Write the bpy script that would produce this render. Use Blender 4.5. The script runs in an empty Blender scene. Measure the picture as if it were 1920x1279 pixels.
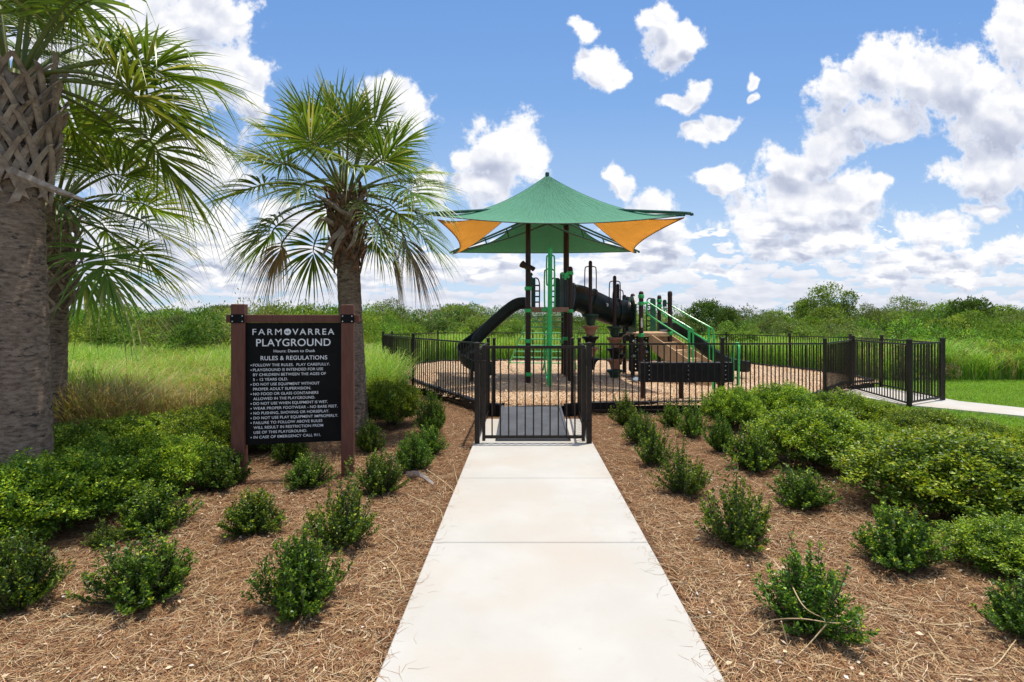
import bpy, bmesh, math, random
import numpy as np
from mathutils import Vector, Matrix
R = math.radians
random.seed(7)
rng = np.random.default_rng(11)
scene = bpy.context.scene

# ------------------------------------------------------------------ camera
cam_d = bpy.data.cameras.new("camera"); cam = bpy.data.objects.new("camera", cam_d)
scene.collection.objects.link(cam); scene.camera = cam
cam.location = (0, 0, 1.6); cam.rotation_euler = (R(90), 0, 0)
F = 992.0
cam_d.sensor_width = 36; cam_d.lens = F / 1920 * 36; cam_d.shift_y = -40.5 / 1920
cam_d.clip_start = 0.05; cam_d.clip_end = 3000
# ------------------------------------------------------------------ exposure, sun
scene.view_settings.view_transform = 'Standard'; scene.view_settings.look = 'None'
scene.view_settings.gamma = 1; scene.view_settings.exposure = 0.30
SUN = Vector((0.15, 0.10, 1)).normalized()
sun_d = bpy.data.lights.new("sun", 'SUN'); sun_d.energy = 3.9; sun_d.angle = R(0.53); sun_d.color = (1, .935, .82)
sun = bpy.data.objects.new("sun", sun_d); scene.collection.objects.link(sun)
sun.rotation_euler = SUN.to_track_quat('Z', 'Y').to_euler()

# ------------------------------------------------------------------ node helper
class NT:
    def __init__(s, tree): s.t = tree; s.n = tree.nodes; s.l = tree.links
    def node(s, typ, **k):
        n = s.n.new(typ)
        for a, b in k.items(): setattr(n, a, b)
        return n
    def put(s, sock, v):
        if v is None: return
        if isinstance(v, bpy.types.NodeSocket): s.l.new(v, sock)
        else: sock.default_value = v
    def math(s, op, a, b=None, c=None, clamp=False):
        n = s.node('ShaderNodeMath', operation=op, use_clamp=clamp)
        s.put(n.inputs[0], a); s.put(n.inputs[1], b); s.put(n.inputs[2], c)
        return n.outputs[0]
    def vm(s, op, a, b=None, out=0):
        n = s.node('ShaderNodeVectorMath', operation=op)
        s.put(n.inputs[0], a); s.put(n.inputs[1], b)
        return n.outputs[out]
    def noise(s, vec, scale, detail=4, rough=.5, dist=0, out=0):
        n = s.node('ShaderNodeTexNoise'); s.put(n.inputs['Vector'], vec)
        n.inputs['Scale'].default_value = scale; n.inputs['Detail'].default_value = detail
        n.inputs['Roughness'].default_value = rough; n.inputs['Distortion'].default_value = dist
        return n.outputs[out]
    def voro(s, vec, scale, feature='F1', out='Distance', detail=0):
        n = s.node('ShaderNodeTexVoronoi', feature=feature); s.put(n.inputs['Vector'], vec)
        n.inputs['Scale'].default_value = scale
        if 'Detail' in n.inputs: n.inputs['Detail'].default_value = detail
        return n.outputs[out]
    def smooth(s, v, a, b, lo=0, hi=1):
        n = s.node('ShaderNodeMapRange', interpolation_type='SMOOTHSTEP')
        s.put(n.inputs[0], v); s.put(n.inputs[1], a); s.put(n.inputs[2], b); s.put(n.inputs[3], lo); s.put(n.inputs[4], hi)
        return n.outputs[0]
    def mix(s, f, a, b, blend='MIX'):
        n = s.node('ShaderNodeMix', data_type='RGBA', blend_type=blend)
        s.put(n.inputs[0], f); s.put(n.inputs[6], a); s.put(n.inputs[7], b)
        return n.outputs[2]
    def ramp(s, f, stops):
        n = s.node('ShaderNodeValToRGB'); s.put(n.inputs[0], f)
        el = n.color_ramp.elements
        while len(el) < len(stops): el.new(.5)
        for e, (p, c) in zip(el, stops): e.position = p; e.color = (*c, 1)
        return n.outputs[0]

# ------------------------------------------------------------------ world: sky and cumulus clouds by direction
world = bpy.data.worlds.new("World"); scene.world = world; world.use_nodes = True
W = NT(world.node_tree); W.n.clear()
sky = W.node('ShaderNodeTexSky', sky_type='NISHITA', sun_disc=False)
sky.sun_elevation = math.asin(SUN.z); sky.sun_rotation = math.atan2(SUN.x, SUN.y)
sky.air_density = 1.0; sky.dust_density = .6; sky.ozone_density = 1.5
tc = W.node('ShaderNodeTexCoord'); sep = W.node('ShaderNodeSeparateXYZ'); W.l.new(tc.outputs['Generated'], sep.inputs[0])
ay = W.math('MAXIMUM', W.math('ABSOLUTE', sep.outputs[1]), .12)
uu = W.math('DIVIDE', sep.outputs[0], ay); vv = W.math('DIVIDE', sep.outputs[2], ay)
cmb = W.node('ShaderNodeCombineXYZ'); W.put(cmb.inputs[0], uu); W.put(cmb.inputs[1], vv); UV = cmb.outputs[0]
CL = [  # cumulus heaps: direction (px,py of the study grid), half sizes
 (385,30,85,62),(440,150,60,50),(380,120,100,80),(300,100,160,120),(150,120,160,160),(340,310,120,80),(250,280,150,100),(480,185,40,36),
 (330,420,150,48),(130,470,170,60),(420,470,110,30),(735,215,58,62),(690,260,50,40),(735,165,40,34),(935,275,80,58),(905,345,55,42),(995,305,36,36),(870,290,26,32),
 (820,360,34,42),(560,415,90,34),(640,510,100,28),(790,500,60,22),(920,500,80,26),(400,520,70,22),
 (1155,318,22,18),(1180,350,30,26),(1215,400,50,40),(1240,440,52,50),(1205,490,80,24),(1110,510,80,28),
 (1232,40,36,34),(1250,88,46,42),(1285,62,38,26),(1105,56,26,16),(1122,112,38,36),(1148,134,24,20),(1275,200,36,20),(1312,178,22,22),(1312,250,40,15),(1358,234,30,16),(1410,156,11,14),(1416,182,9,10),
 (1340,320,34,20),(1370,350,26,20),(1575,170,46,48),(1645,130,76,62),(1720,150,78,72),(1800,150,110,66),(1905,80,56,110),(1880,220,100,100),
 (1850,320,96,50),(1620,225,90,44),(1550,275,60,40),(1490,310,62,44),(1500,395,112,80),(1590,370,76,54),(1440,430,74,44),(1560,455,100,44),
 (1655,350,40,22),(1325,505,50,12),(1760,440,70,32),(1880,465,80,30),(1720,500,120,28),(1850,390,40,16)]
def n2(v, scale, detail, rough=.6, dist=0, out=0):
    o = W.noise(v, scale, detail, rough, dist, out); o.node.noise_dimensions = '2D'; return o.node.outputs[out]
def v2(v, scale, feat='F1'):
    o = W.voro(v, scale, feat, 'Distance'); o.node.voronoi_dimensions = '2D'; return o.node.outputs['Distance']
wv = n2(W.vm('ADD', UV, (3.1, 1.7, 0)), 7.0, 3, .6, 0, 1)
warp = W.vm('ADD', UV, W.vm('MULTIPLY', W.vm('SUBTRACT', wv, (.5, .5, .5)), (.10, .085, 0)))
def field(lst, vec, k=.12):
    acc = None
    for (px, py, rx, ry) in lst:
        c = ((px-960)/F, (599-py)/F, 0)
        q = W.vm('MULTIPLY', W.vm('SUBTRACT', vec, c), (F/rx, F/ry, 0))
        d = W.math('SUBTRACT', 1.0, W.vm('LENGTH', q, out=1))
        acc = d if acc is None else W.math('SMOOTH_MAX', acc, d, k)
    return acc
dens = field(CL, warp)
def billow(v, fine=True):      # cauliflower lumps at three sizes
    r = W.math('ADD', W.math('MULTIPLY', v2(v, 10.0, 'SMOOTH_F1'), .62), W.math('MULTIPLY', v2(v, 25.0), .32))
    if fine: r = W.math('ADD', r, W.math('MULTIPLY', v2(v, 58.0), .16))
    return W.math('SUBTRACT', .60, r)
w2 = W.vm('ADD', UV, W.vm('MULTIPLY', W.vm('SUBTRACT', n2(UV, 22.0, 3, .65, 0, 1), (.5, .5, .5)), (.05, .05, 0)))
puf = billow(w2)
fb = W.math('SUBTRACT', n2(UV, 18.0, 5, .66), .5)
edge = W.math('ADD', W.math('MULTIPLY', puf, .60), W.math('MULTIPLY', fb, 1.75))
dd = W.math('ADD', dens, edge)
mask1 = W.smooth(dd, -.16, .34)
sv = W.node('ShaderNodeCombineXYZ'); W.put(sv.inputs[0], W.math('MULTIPLY', uu, 10.5)); W.put(sv.inputs[1], W.math('MULTIPLY', W.math('POWER', W.math('MAXIMUM', vv, .002), .75), 23.0))
SV = W.vm('ADD', sv.outputs[0], W.vm('MULTIPLY', W.vm('SUBTRACT', n2(sv.outputs[0], 1.6, 3, .6, 0, 1), (.5, .5, .5)), (1.1, .9, 0)))
bn = W.math('ADD', W.math('MULTIPLY', n2(sv.outputs[0], .8, 5, .6), .50), W.math('MULTIPLY', W.math('SUBTRACT', 1, v2(SV, 1.5)), .46))
bthr = W.smooth(vv, .05, .30, .41, .95)
mask2 = W.smooth(W.math('SUBTRACT', bn, bthr), -.03, .05)
mask = W.math('MAXIMUM', mask1, mask2)
mask = W.math('MULTIPLY', mask, W.smooth(sep.outputs[2], -.02, .005))
rel = W.math('SUBTRACT', billow(W.vm('ADD', w2, (.007, .018, 0)), False), billow(w2, False))       # billows seen a little nearer the sun
bn2 = W.math('SUBTRACT', v2(SV, 1.5), v2(W.vm('ADD', SV, (.06, .28, 0)), 1.5))
dens2 = field(CL, W.vm('ADD', warp, (.008, .040, 0)))       # how much cloud lies above: shaded undersides
g = W.smooth(W.math('SUBTRACT', dens2, dens), -.30, .50, -.12, .62)
g = W.math('ADD', g, W.smooth(dens, .1, .75, 0, .16))
g = W.math('ADD', g, W.smooth(n2(UV, 4.5, 3, .5), .36, .66, -.10, .16))
g = W.math('ADD', g, W.math('MULTIPLY', rel, 1.15))
g = W.math('ADD', g, W.math('MULTIPLY', fb, -.30))
g = W.math('ADD', g, W.math('MULTIPLY', W.math('MULTIPLY', bn2, W.smooth(vv, .10, .26, 1.1, 0)), 1.0))
g = W.math('MULTIPLY', g, W.smooth(dd, .08, .5, .25, 1))
g = W.math('ADD', g, W.smooth(vv, .02, .16, .24, .05), clamp=True)
ccol = W.ramp(g, [(0, (.84, .84, .85)), (.16, (.75, .76, .80)), (.5, (.57, .60, .69)), (1, (.40, .44, .56))])
skyc = W.vm('MULTIPLY', sky.outputs[0], (.12, .12, .12))
grad = W.ramp(W.smooth(vv, 0, .75), [(0, (.47, .60, .78)), (.22, (.31, .475, .735)), (.55, (.185, .36, .69)), (1, (.12, .28, .63))])
skyc = W.mix(.8, skyc, grad)
fin = W.mix(mask, skyc, ccol)
high = W.math('MULTIPLY', W.smooth(W.noise(tc.outputs['Generated'], 3.5, 4, .6), .40, .58), W.smooth(vv, .85, 1.6))     # unseen broken cloud added above the frame for stronger, more neutral fill light
fin = W.mix(high, fin, (.92, .91, .88, 1))
bg = W.node('ShaderNodeBackground'); W.put(bg.inputs[0], fin); bg.inputs[1].default_value = 1.0
world.cycles.sampling_method = 'MANUAL'; world.cycles.sample_map_resolution = 256
wo = W.node('ShaderNodeOutputWorld'); W.l.new(bg.outputs[0], wo.inputs[0])

# ------------------------------------------------------------------ helpers
col = scene.collection
def gz(x, y):
    def ss(v, a, b):
        t = min(1, max(0, (v-a)/(b-a))); return t*t*(3-2*t)
    return -.07*ss(x, 3, 7) - .10*ss(y, 12, 20)
def gzn(x, y):
    def ss(v, a, b):
        t = np.clip((v-a)/(b-a), 0, 1); return t*t*(3-2*t)
    return -.07*ss(x, 3, 7) - .10*ss(y, 12, 20)
def X(px, Y): return (px-960)/F*Y
def Z(py, Y): return 1.6-(py-599)/F*Y
def PT(px, py, Y): return Vector((X(px, Y), Y, Z(py, Y)))
def tag(o, label=None, cat=None, group=None, kind=None):
    if label: o['label'] = label
    if cat: o['category'] = cat
    if group: o['group'] = group
    if kind: o['kind'] = kind
    return o
def empty(name, loc, label, cat, group=None, rz=0):
    o = bpy.data.objects.new(name, None); col.objects.link(o); o.location = loc; o.rotation_euler.z = rz
    o.empty_display_size = .2
    return tag(o, label, cat, group)
def link(name, me, parent=None, loc=None):
    o = bpy.data.objects.new(name, me); col.objects.link(o)
    if parent: o.parent = parent
    if loc is not None: o.location = loc
    return o
def local(o, parent):      # vertices were written in world coordinates: move the origin to the parent
    return o
class MB:
    def __init__(s): s.v = []; s.f = []; s.o = Vector((0, 0, 0))
    def add(s, vs, fs):
        b = len(s.v); s.v += [tuple(v) for v in vs]; s.f += [tuple(b+i for i in f) for f in fs]
    def box(s, c, d, rz=0, M=None):
        x, y, z = d[0]/2, d[1]/2, d[2]/2; c = Vector(c)
        rot = M if M else Matrix.Rotation(rz, 3, 'Z')
        vs = [c + rot @ Vector((sx*x, sy*y, sz*z)) for sz in (-1, 1) for sx, sy in ((-1, -1), (1, -1), (1, 1), (-1, 1))]
        s.add(vs, [(3, 2, 1, 0), (4, 5, 6, 7), (0, 1, 5, 4), (1, 2, 6, 5), (2, 3, 7, 6), (3, 0, 4, 7)])
    def bar(s, a, b, w, h):        # rectangular bar from a to b, width w, height h
        a = Vector(a); b = Vector(b); d = b-a; L = d.length
        q = d.to_track_quat('X', 'Z').to_matrix()
        s.box((a+b)/2, (L, w, h), M=q)
    def tube(s, pts, r, n=8, caps=True):
        pts = [Vector(p) for p in pts]; rs = r if isinstance(r, (list, tuple)) else [r]*len(pts)
        prev = None; rings = []
        for i, p in enumerate(pts):
            t = (pts[min(i+1, len(pts)-1)]-pts[max(i-1, 0)]).normalized()
            if prev is None:
                a = Vector((0, 0, 1)) if abs(t.z) < .9 else Vector((1, 0, 0)); u = t.cross(a).normalized()
            else: u = (prev-t*prev.dot(t)).normalized()
            w = t.cross(u); prev = u
            rings.append([p+(u*math.cos(k*2*math.pi/n)+w*math.sin(k*2*math.pi/n))*rs[i] for k in range(n)])
        vs = [v for rg in rings for v in rg]; fs = []
        for i in range(len(rings)-1):
            for k in range(n): fs.append((i*n+k, i*n+(k+1) % n, (i+1)*n+(k+1) % n, (i+1)*n+k))
        if caps: fs += [tuple(range(n))[::-1], tuple((len(rings)-1)*n+k for k in range(n))]
        s.add(vs, fs)
    def lathe(s, c, prof, n=16):   # prof: (r,z) list
        c = Vector(c); vs = []; fs = []
        for r, z in prof:
            vs += [c+Vector((r*math.cos(k*2*math.pi/n), r*math.sin(k*2*math.pi/n), z)) for k in range(n)]
        for i in range(len(prof)-1):
            for k in range(n): fs.append((i*n+k, i*n+(k+1) % n, (i+1)*n+(k+1) % n, (i+1)*n+k))
        fs += [tuple(range(n))[::-1], tuple((len(prof)-1)*n+k for k in range(n))]
        s.add(vs, fs)
    def prism(s, poly, n, t):      # poly: 3D points, extruded by n*t
        n = Vector(n).normalized()*t; k = len(poly); P = [Vector(p) for p in poly]
        s.add(P+[p+n for p in P], [tuple(range(k))[::-1], tuple(range(k, 2*k))]+[(i, (i+1) % k, k+(i+1) % k, k+i) for i in range(k)])
    def sweep(s, path, prof, closed_ends=True):  # prof closed loop of (lateral, up)
        path = [Vector(p) for p in path]; k = len(prof); vs = []; fs = []
        for i, p in enumerate(path):
            t = (path[min(i+1, len(path)-1)]-path[max(i-1, 0)]).normalized()
            lat = t.cross(Vector((0, 0, 1))).normalized(); u = lat.cross(t)
            vs += [p+lat*a+u*b for a, b in prof]
        for i in range(len(path)-1):
            for j in range(k): fs.append((i*k+j, i*k+(j+1) % k, (i+1)*k+(j+1) % k, (i+1)*k+j))
        if closed_ends: fs += [tuple(range(k))[::-1], tuple((len(path)-1)*k+j for j in range(k))]
        s.add(vs, fs)
    def build(s, name, mat, parent=None, smooth=False, bevel=0):
        org = parent_world(parent) if parent else Vector((0, 0, 0))
        me = bpy.data.meshes.new(name); me.from_pydata([tuple(Vector(v)-org) for v in s.v], [], s.f)
        bm = bmesh.new(); bm.from_mesh(me); bmesh.ops.recalc_face_normals(bm, faces=bm.faces)
        if bevel: bmesh.ops.bevel(bm, geom=list(bm.edges), offset=bevel, segments=1, affect='EDGES', profile=.7)
        bm.to_mesh(me); bm.free()
        me.materials.append(mat)
        if smooth:
            me.polygons.foreach_set('use_smooth', [True]*len(me.polygons))
            me.set_sharp_from_angle(angle=R(40))
        return link(name, me, parent)
def parent_world(o):
    v = Vector((0, 0, 0))
    while o: v += o.location; o = o.parent
    return v
def solo(mb, name, mat, origin, label, cat, group=None, smooth=False, bevel=0):
    o = mb.build(name, mat, None, smooth, bevel); origin = Vector(origin)
    o.data.transform(Matrix.Translation(-origin)); o.location = origin
    return tag(o, label, cat, group)
def catmull(pts, n=6):
    P = [Vector(p) for p in pts]; P = [P[0]*2-P[1]]+P+[P[-1]*2-P[-2]]; out = []
    for i in range(1, len(P)-2):
        for k in range(n):
            t = k/n; a, b, c, d = P[i-1:i+3]
            out.append(.5*((2*b)+(c-a)*t+(2*a-5*b+4*c-d)*t*t+(3*b-a-3*c+d)*t**3))
    out.append(P[-2]); return out
def npmesh(name, V, Fq, mat, C=None, smooth=False):
    """V (n,3), Fq (m,k) int faces, C (n,3) point colours"""
    V = np.ascontiguousarray(V, dtype=np.float32); Fq = np.ascontiguousarray(Fq, dtype=np.int32); m, k = Fq.shape
    me = bpy.data.meshes.new(name); me.vertices.add(len(V)); me.vertices.foreach_set('co', V.ravel())
    me.loops.add(m*k); me.loops.foreach_set('vertex_index', Fq.ravel())
    me.polygons.add(m); me.polygons.foreach_set('loop_start', np.arange(0, m*k, k, dtype=np.int32))
    me.update(calc_edges=True); me.materials.append(mat)
    if C is not None:
        a = me.color_attributes.new('col', 'FLOAT_COLOR', 'POINT')
        a.data.foreach_set('color', np.concatenate([C, np.ones((len(C), 1))], 1).astype(np.float32).ravel())
    if smooth: me.polygons.foreach_set('use_smooth', np.ones(m, dtype=bool))
    return me
def norm(a): return a/np.maximum(np.linalg.norm(a, axis=-1, keepdims=True), 1e-9)
def leaf_arrays(P, D, N, L, Wd, C, fold=.25):
    """diamond leaves: base P, direction D, normal N, length L, width Wd, colour C -> V, F, colours"""
    n = len(P); S = norm(np.cross(D, N)); N2 = np.cross(S, D)
    L = L[:, None]; Wd = Wd[:, None]
    V = np.stack([P, P+D*L*.5+S*Wd*.5+N2*Wd*fold, P+D*L, P+D*L*.5-S*Wd*.5+N2*Wd*fold], 1).reshape(-1, 3)
    Fq = np.arange(n*4).reshape(n, 4); return V, Fq, np.repeat(C, 4, 0)
def rand_dir(n, up=0.0):
    v = rng.normal(size=(n, 3)); v[:, 2] += up; return norm(v)

# ------------------------------------------------------------------ materials
def new_mat(name):
    m = bpy.data.materials.new(name); m.use_nodes = True; t = NT(m.node_tree); b = m.node_tree.nodes['Principled BSDF']
    return m, t, b
def pm(name, c1, c2=None, scale=20, rough=.5, bump=0, bscale=80, metal=0, coat=0, stretch=(1, 1, 1), detail=5, dirt=None, spec=.5):
    m, t, b = new_mat(name); tc = t.node('ShaderNodeTexCoord'); v = t.vm('MULTIPLY', tc.outputs['Object'], stretch)
    c2 = c2 or tuple(x*.78 for x in c1)
    c = t.mix(t.smooth(t.noise(v, scale, detail, .6), .35, .68), (*c1, 1), (*c2, 1))
    if dirt: c = t.mix(t.smooth(t.noise(v, dirt[1], 6, .7), dirt[2], dirt[2]+.12), c, (*dirt[0], 1))
    t.put(b.inputs['Base Color'], c); b.inputs['Metallic'].default_value = metal; b.inputs['Coat Weight'].default_value = coat
    b.inputs['Specular IOR Level'].default_value = spec
    t.put(b.inputs['Roughness'], t.smooth(t.noise(v, scale*1.7, 4), .2, .8, max(0, rough-.1), min(1, rough+.12)))
    if bump:
        bp = t.node('ShaderNodeBump'); bp.inputs['Strength'].default_value = bump; bp.inputs['Distance'].default_value = .01
        t.put(bp.inputs['Height'], t.noise(v, bscale, 6, .65)); t.put(b.inputs['Normal'], bp.outputs[0])
    return m
def leaf_mat(name, trans=.3, rough=.45, spec=.4, tint=(1.35, 1.25, .5)):
    m, t, b = new_mat(name); a = t.node('ShaderNodeAttribute', attribute_name='col')
    oi = t.node('ShaderNodeObjectInfo'); hs = t.node('ShaderNodeHueSaturation'); t.put(hs.inputs['Color'], a.outputs['Color'])
    t.put(hs.inputs['Hue'], t.smooth(oi.outputs['Random'], 0, 1, .49, .51)); t.put(hs.inputs['Value'], t.smooth(oi.outputs['Random'], 0, 1, .85, 1.15))
    c = hs.outputs[0]; t.put(b.inputs['Base Color'], c); b.inputs['Roughness'].default_value = rough; b.inputs['Specular IOR Level'].default_value = spec
    tr = t.node('ShaderNodeBsdfTranslucent'); t.put(tr.inputs[0], t.mix(1.0, c, (*tint, 1), 'MULTIPLY'))
    mx = t.node('ShaderNodeMixShader'); mx.inputs[0].default_value = trans
    t.l.new(b.outputs[0], mx.inputs[1]); t.l.new(tr.outputs[0], mx.inputs[2])
    t.l.new(mx.outputs[0], t.n['Material Output'].inputs[0]); return m
M = {}
M['leaf'] = leaf_mat('leaf', .32); M['grass'] = leaf_mat('grass_blade', .35, .6, .2); M['palm'] = leaf_mat('palm_leaf', .30, .38, .5)
M['straw'] = leaf_mat('straw', .12, .75, .15, (1, 1, 1)); M['far'] = leaf_mat('far_leaf', .3, .6, .2)
M['bark'] = pm('bark', (.13, .10, .075), (.07, .055, .04), 14, .9, .8, 40)
M['trunk'] = pm('palm_trunk', (.30, .225, .165), (.15, .105, .078), 16, .92, 1.0, 42, stretch=(1, 1, 2.6), detail=10, dirt=((.055, .046, .04), 11, .53), spec=.15)
M['boot'] = pm('palm_boot', (.40, .32, .26), (.22, .165, .13), 10, .85, .5, 50, stretch=(1, 1, 1), dirt=((.09, .07, .055), 9, .56), spec=.2)
M['boot_dark'] = pm('palm_boot_dark', (.26, .155, .095), (.11, .06, .035), 14, .85, .5, 50, dirt=((.42, .33, .26), 6, .58), spec=.2)
M['petiole'] = pm('petiole', (.20, .24, .06), (.30, .22, .07), 8, .5)
M['black_metal'] = pm('black_metal', (.017, .0125, .009), (.026, .019, .014), 12, .45, .08, 120, spec=.28)
M['brown_metal'] = pm('brown_metal', (.034, .014, .010), (.046, .021, .015), 12, .42, .05, 120, spec=.3)
M['green_metal'] = pm('green_metal', (.03, .46, .10), (.05, .54, .14), 12, .35, .03, 120)
M['dark_green'] = pm('dark_green_plastic', (.005, .035, .022), (.009, .05, .033), 7, .42, .06, 160)
M['panel_green'] = pm('panel_green', (.009, .10, .048), (.012, .13, .06), 8, .4, .05, 160)
M['slide'] = pm('slide_plastic', (.006, .013, .012), (.010, .020, .018), 7, .42, .05, 150, spec=.3)
M['black_plastic'] = pm('black_plastic', (.007, .006, .007), (.014, .012, .012), 9, .5, .25, 130, spec=.25)
M['tan'] = pm('tan_plastic', (.50, .32, .17), (.42, .26, .13), 9, .6, .15, 150)
M['redtan'] = pm('clay_plastic', (.36, .17, .10), (.30, .14, .08), 9, .6, .15, 150)
M['deck'] = pm('deck_plastic', (.34, .17, .10), (.27, .13, .08), 9, .55, .2, 150)
M['canopy_frame'] = pm('canopy_frame', (.008, .07, .05), (.012, .09, .06), 9, .4)
M['rust'] = pm('sign_wood', (.155, .060, .040), (.12, .045, .030), 6, .6, .25, 60, stretch=(6, 6, 1), spec=.3)
M['sign_black'] = pm('sign_black', (.004, .004, .0045), (.007, .007, .0075), 5, .5, spec=.12)
M['letter'] = pm('letter_white', (.82, .82, .82), (.78, .78, .78), 60, .6)
M['steel'] = pm('steel', (.55, .55, .55), (.45, .45, .45), 30, .35, metal=1)
M['mat_rubber'] = pm('rubber', (.055, .06, .072), (.08, .085, .10), 4, .55, .2, 200, dirt=((.22, .22, .22), 34, .66))
M['sticker'] = pm('sticker', (.75, .74, .7), (.5, .2, .15), 8, .5)
def cloth(name, c, tr):
    m, t, b = new_mat(name); tc = t.node('ShaderNodeTexCoord'); v = tc.outputs['Object']
    n = t.smooth(t.noise(t.vm('MULTIPLY', v, (1, 1, 1)), 3.2, 6, .65), .3, .7)
    cc = t.mix(n, (*c, 1), (*[x*.92 for x in c], 1)); t.put(b.inputs['Base Color'], cc); b.inputs['Roughness'].default_value = .8
    b.inputs['Specular IOR Level'].default_value = .15
    bp = t.node('ShaderNodeBump'); bp.inputs['Strength'].default_value = .9; bp.inputs['Distance'].default_value = .05
    # radial creases running down from the peak
    sp = t.node('ShaderNodeSeparateXYZ'); t.l.new(v, sp.inputs[0])
    an = t.math('ARCTAN2', sp.outputs[1], sp.outputs[0]); rr = t.math('MULTIPLY', t.vm('LENGTH', v, out=1), .9)
    cv = t.node('ShaderNodeCombineXYZ'); t.put(cv.inputs[0], t.math('MULTIPLY', an, 22.0)); t.put(cv.inputs[1], rr)
    t.put(bp.inputs['Height'], t.noise(cv.outputs[0], 2.2, 5, .6, .4)); t.put(b.inputs['Normal'], bp.outputs[0])
    ts = t.node('ShaderNodeBsdfTranslucent'); t.put(ts.inputs[0], cc); mx = t.node('ShaderNodeMixShader'); mx.inputs[0].default_value = tr
    t.l.new(b.outputs[0], mx.inputs[1]); t.l.new(ts.outputs[0], mx.inputs[2]); t.l.new(mx.outputs[0], t.n['Material Output'].inputs[0]); return m
M['cloth_green'] = cloth('canopy_cloth_green', (.165, .425, .285), .34)
M['cloth_orange'] = cloth('canopy_cloth_orange', (.92, .60, .22), .55)
def mat_concrete():
    m, t, b = new_mat('concrete'); tc = t.node('ShaderNodeTexCoord'); v = tc.outputs['Object']
    c = t.mix(t.smooth(t.noise(v, 1.1, 5, .6), .35, .7), (.45, .43, .398, 1), (.495, .483, .458, 1))
    sp = t.node('ShaderNodeSeparateXYZ'); t.l.new(v, sp.inputs[0])
    c = t.mix(t.smooth(t.noise(v, 7, 6, .7), .56, .75, 0, .35), c, (.38, .355, .32, 1))
    c = t.mix(t.smooth(t.noise(v, 60, 4, .7), .64, .76, 0, .25), c, (.42, .38, .33, 1))
    c = t.mix(t.smooth(t.noise(v, .8, 3, .5), .42, .62, 0, .8), c, (.465, .418, .368, 1))
    c = t.mix(t.smooth(t.noise(t.vm('MULTIPLY', v, (1, .35, 1)), 2.2, 7, .75), .55, .68, 0, .28), c, (.44, .39, .32, 1))
    c = t.mix(t.smooth(t.voro(v, 2.3), .0, .035, .55, 0), c, (.30, .26, .22, 1))
    t.put(b.inputs['Base Color'], c); b.inputs['Roughness'].default_value = .9; b.inputs['Specular IOR Level'].default_value = .2
    bp = t.node('ShaderNodeBump'); bp.inputs['Strength'].default_value = .25; bp.inputs['Distance'].default_value = .004
    t.put(bp.inputs['Height'], t.noise(t.vm('MULTIPLY', v, (1, 5, 1)), 60, 5, .7)); t.put(b.inputs['Normal'], bp.outputs[0]); return m
M['concrete'] = mat_concrete()
def mat_mulch():
    m, t, b = new_mat('pine_straw_base'); tc = t.node('ShaderNodeTexCoord'); v = tc.outputs['Object']
    w = t.vm('ADD', v, t.vm('MULTIPLY', t.noise(v, 9, 3, out=1), (.12, .12, 0)))
    a = t.noise(t.vm('MULTIPLY', w, (1, .25, 1)), 130, 5, .7); a2 = t.noise(t.vm('MULTIPLY', w, (.25, 1, 1)), 130, 5, .7)
    s = t.math('MAXIMUM', a, a2)
    c = t.ramp(s, [(.42, (.045, .02, .010)), (.53, (.15, .075, .038)), (.62, (.28, .155, .08)), (.75, (.46, .30, .17))])
    c = t.mix(t.smooth(t.noise(v, 1.3, 4, .6), .4, .7, 0, .4), c, (.16, .085, .05, 1))
    t.put(b.inputs['Base Color'], c); b.inputs['Roughness'].default_value = .95; b.inputs['Specular IOR Level'].default_value = .1
    bp = t.node('ShaderNodeBump'); bp.inputs['Strength'].default_value = 1; bp.inputs['Distance'].default_value = .02
    t.put(bp.inputs['Height'], s); t.put(b.inputs['Normal'], bp.outputs[0]); return m
M['mulch'] = mat_mulch()
def mat_chips():
    m, t, b = new_mat('wood_chip_base'); tc = t.node('ShaderNodeTexCoord'); v = tc.outputs['Object']
    vc = t.voro(v, 26, 'F1', 'Color'); sp = t.node('ShaderNodeSeparateColor'); t.l.new(vc, sp.inputs[0])
    c = t.ramp(sp.outputs[0], [(0, (.28, .18, .11)), (.3, (.47, .32, .20)), (.6, (.60, .44, .29)), (1, (.70, .55, .40))])
    c = t.mix(t.smooth(t.voro(v, 26, 'DISTANCE_TO_EDGE'), 0, .06, .7, 0), c, (.12, .06, .035, 1))
    c = t.mix(t.smooth(t.noise(v, 1.2, 4, .6), .45, .7, 0, .35), c, (.25, .14, .09, 1))
    t.put(b.inputs['Base Color'], c); b.inputs['Roughness'].default_value = .9
    bp = t.node('ShaderNodeBump'); bp.inputs['Strength'].default_value = .8; bp.inputs['Distance'].default_value = .02
    t.put(bp.inputs['Height'], sp.outputs[1]); t.put(b.inputs['Normal'], bp.outputs[0]); return m
M['chips'] = mat_chips()
def mat_ground():
    m, t, b = new_mat('meadow_ground'); tc = t.node('ShaderNodeTexCoord'); v = tc.outputs['Object']
    c = t.mix(t.smooth(t.noise(v, .35, 6, .65), .35, .65), (.12, .19, .025, 1), (.16, .22, .04, 1))
    c = t.mix(t.smooth(t.noise(v, 45, 5, .7), .45, .7, 0, .7), c, (.045, .08, .012, 1))
    t.put(b.inputs['Base Color'], c); b.inputs['Roughness'].default_value = .95; b.inputs['Specular IOR Level'].default_value = .1
    bp = t.node('ShaderNodeBump'); bp.inputs['Strength'].default_value = 1; bp.inputs['Distance'].default_value = .03
    t.put(bp.inputs['Height'], t.noise(v, 60, 5, .7)); t.put(b.inputs['Normal'], bp.outputs[0]); return m
M['ground'] = mat_ground()

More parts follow.
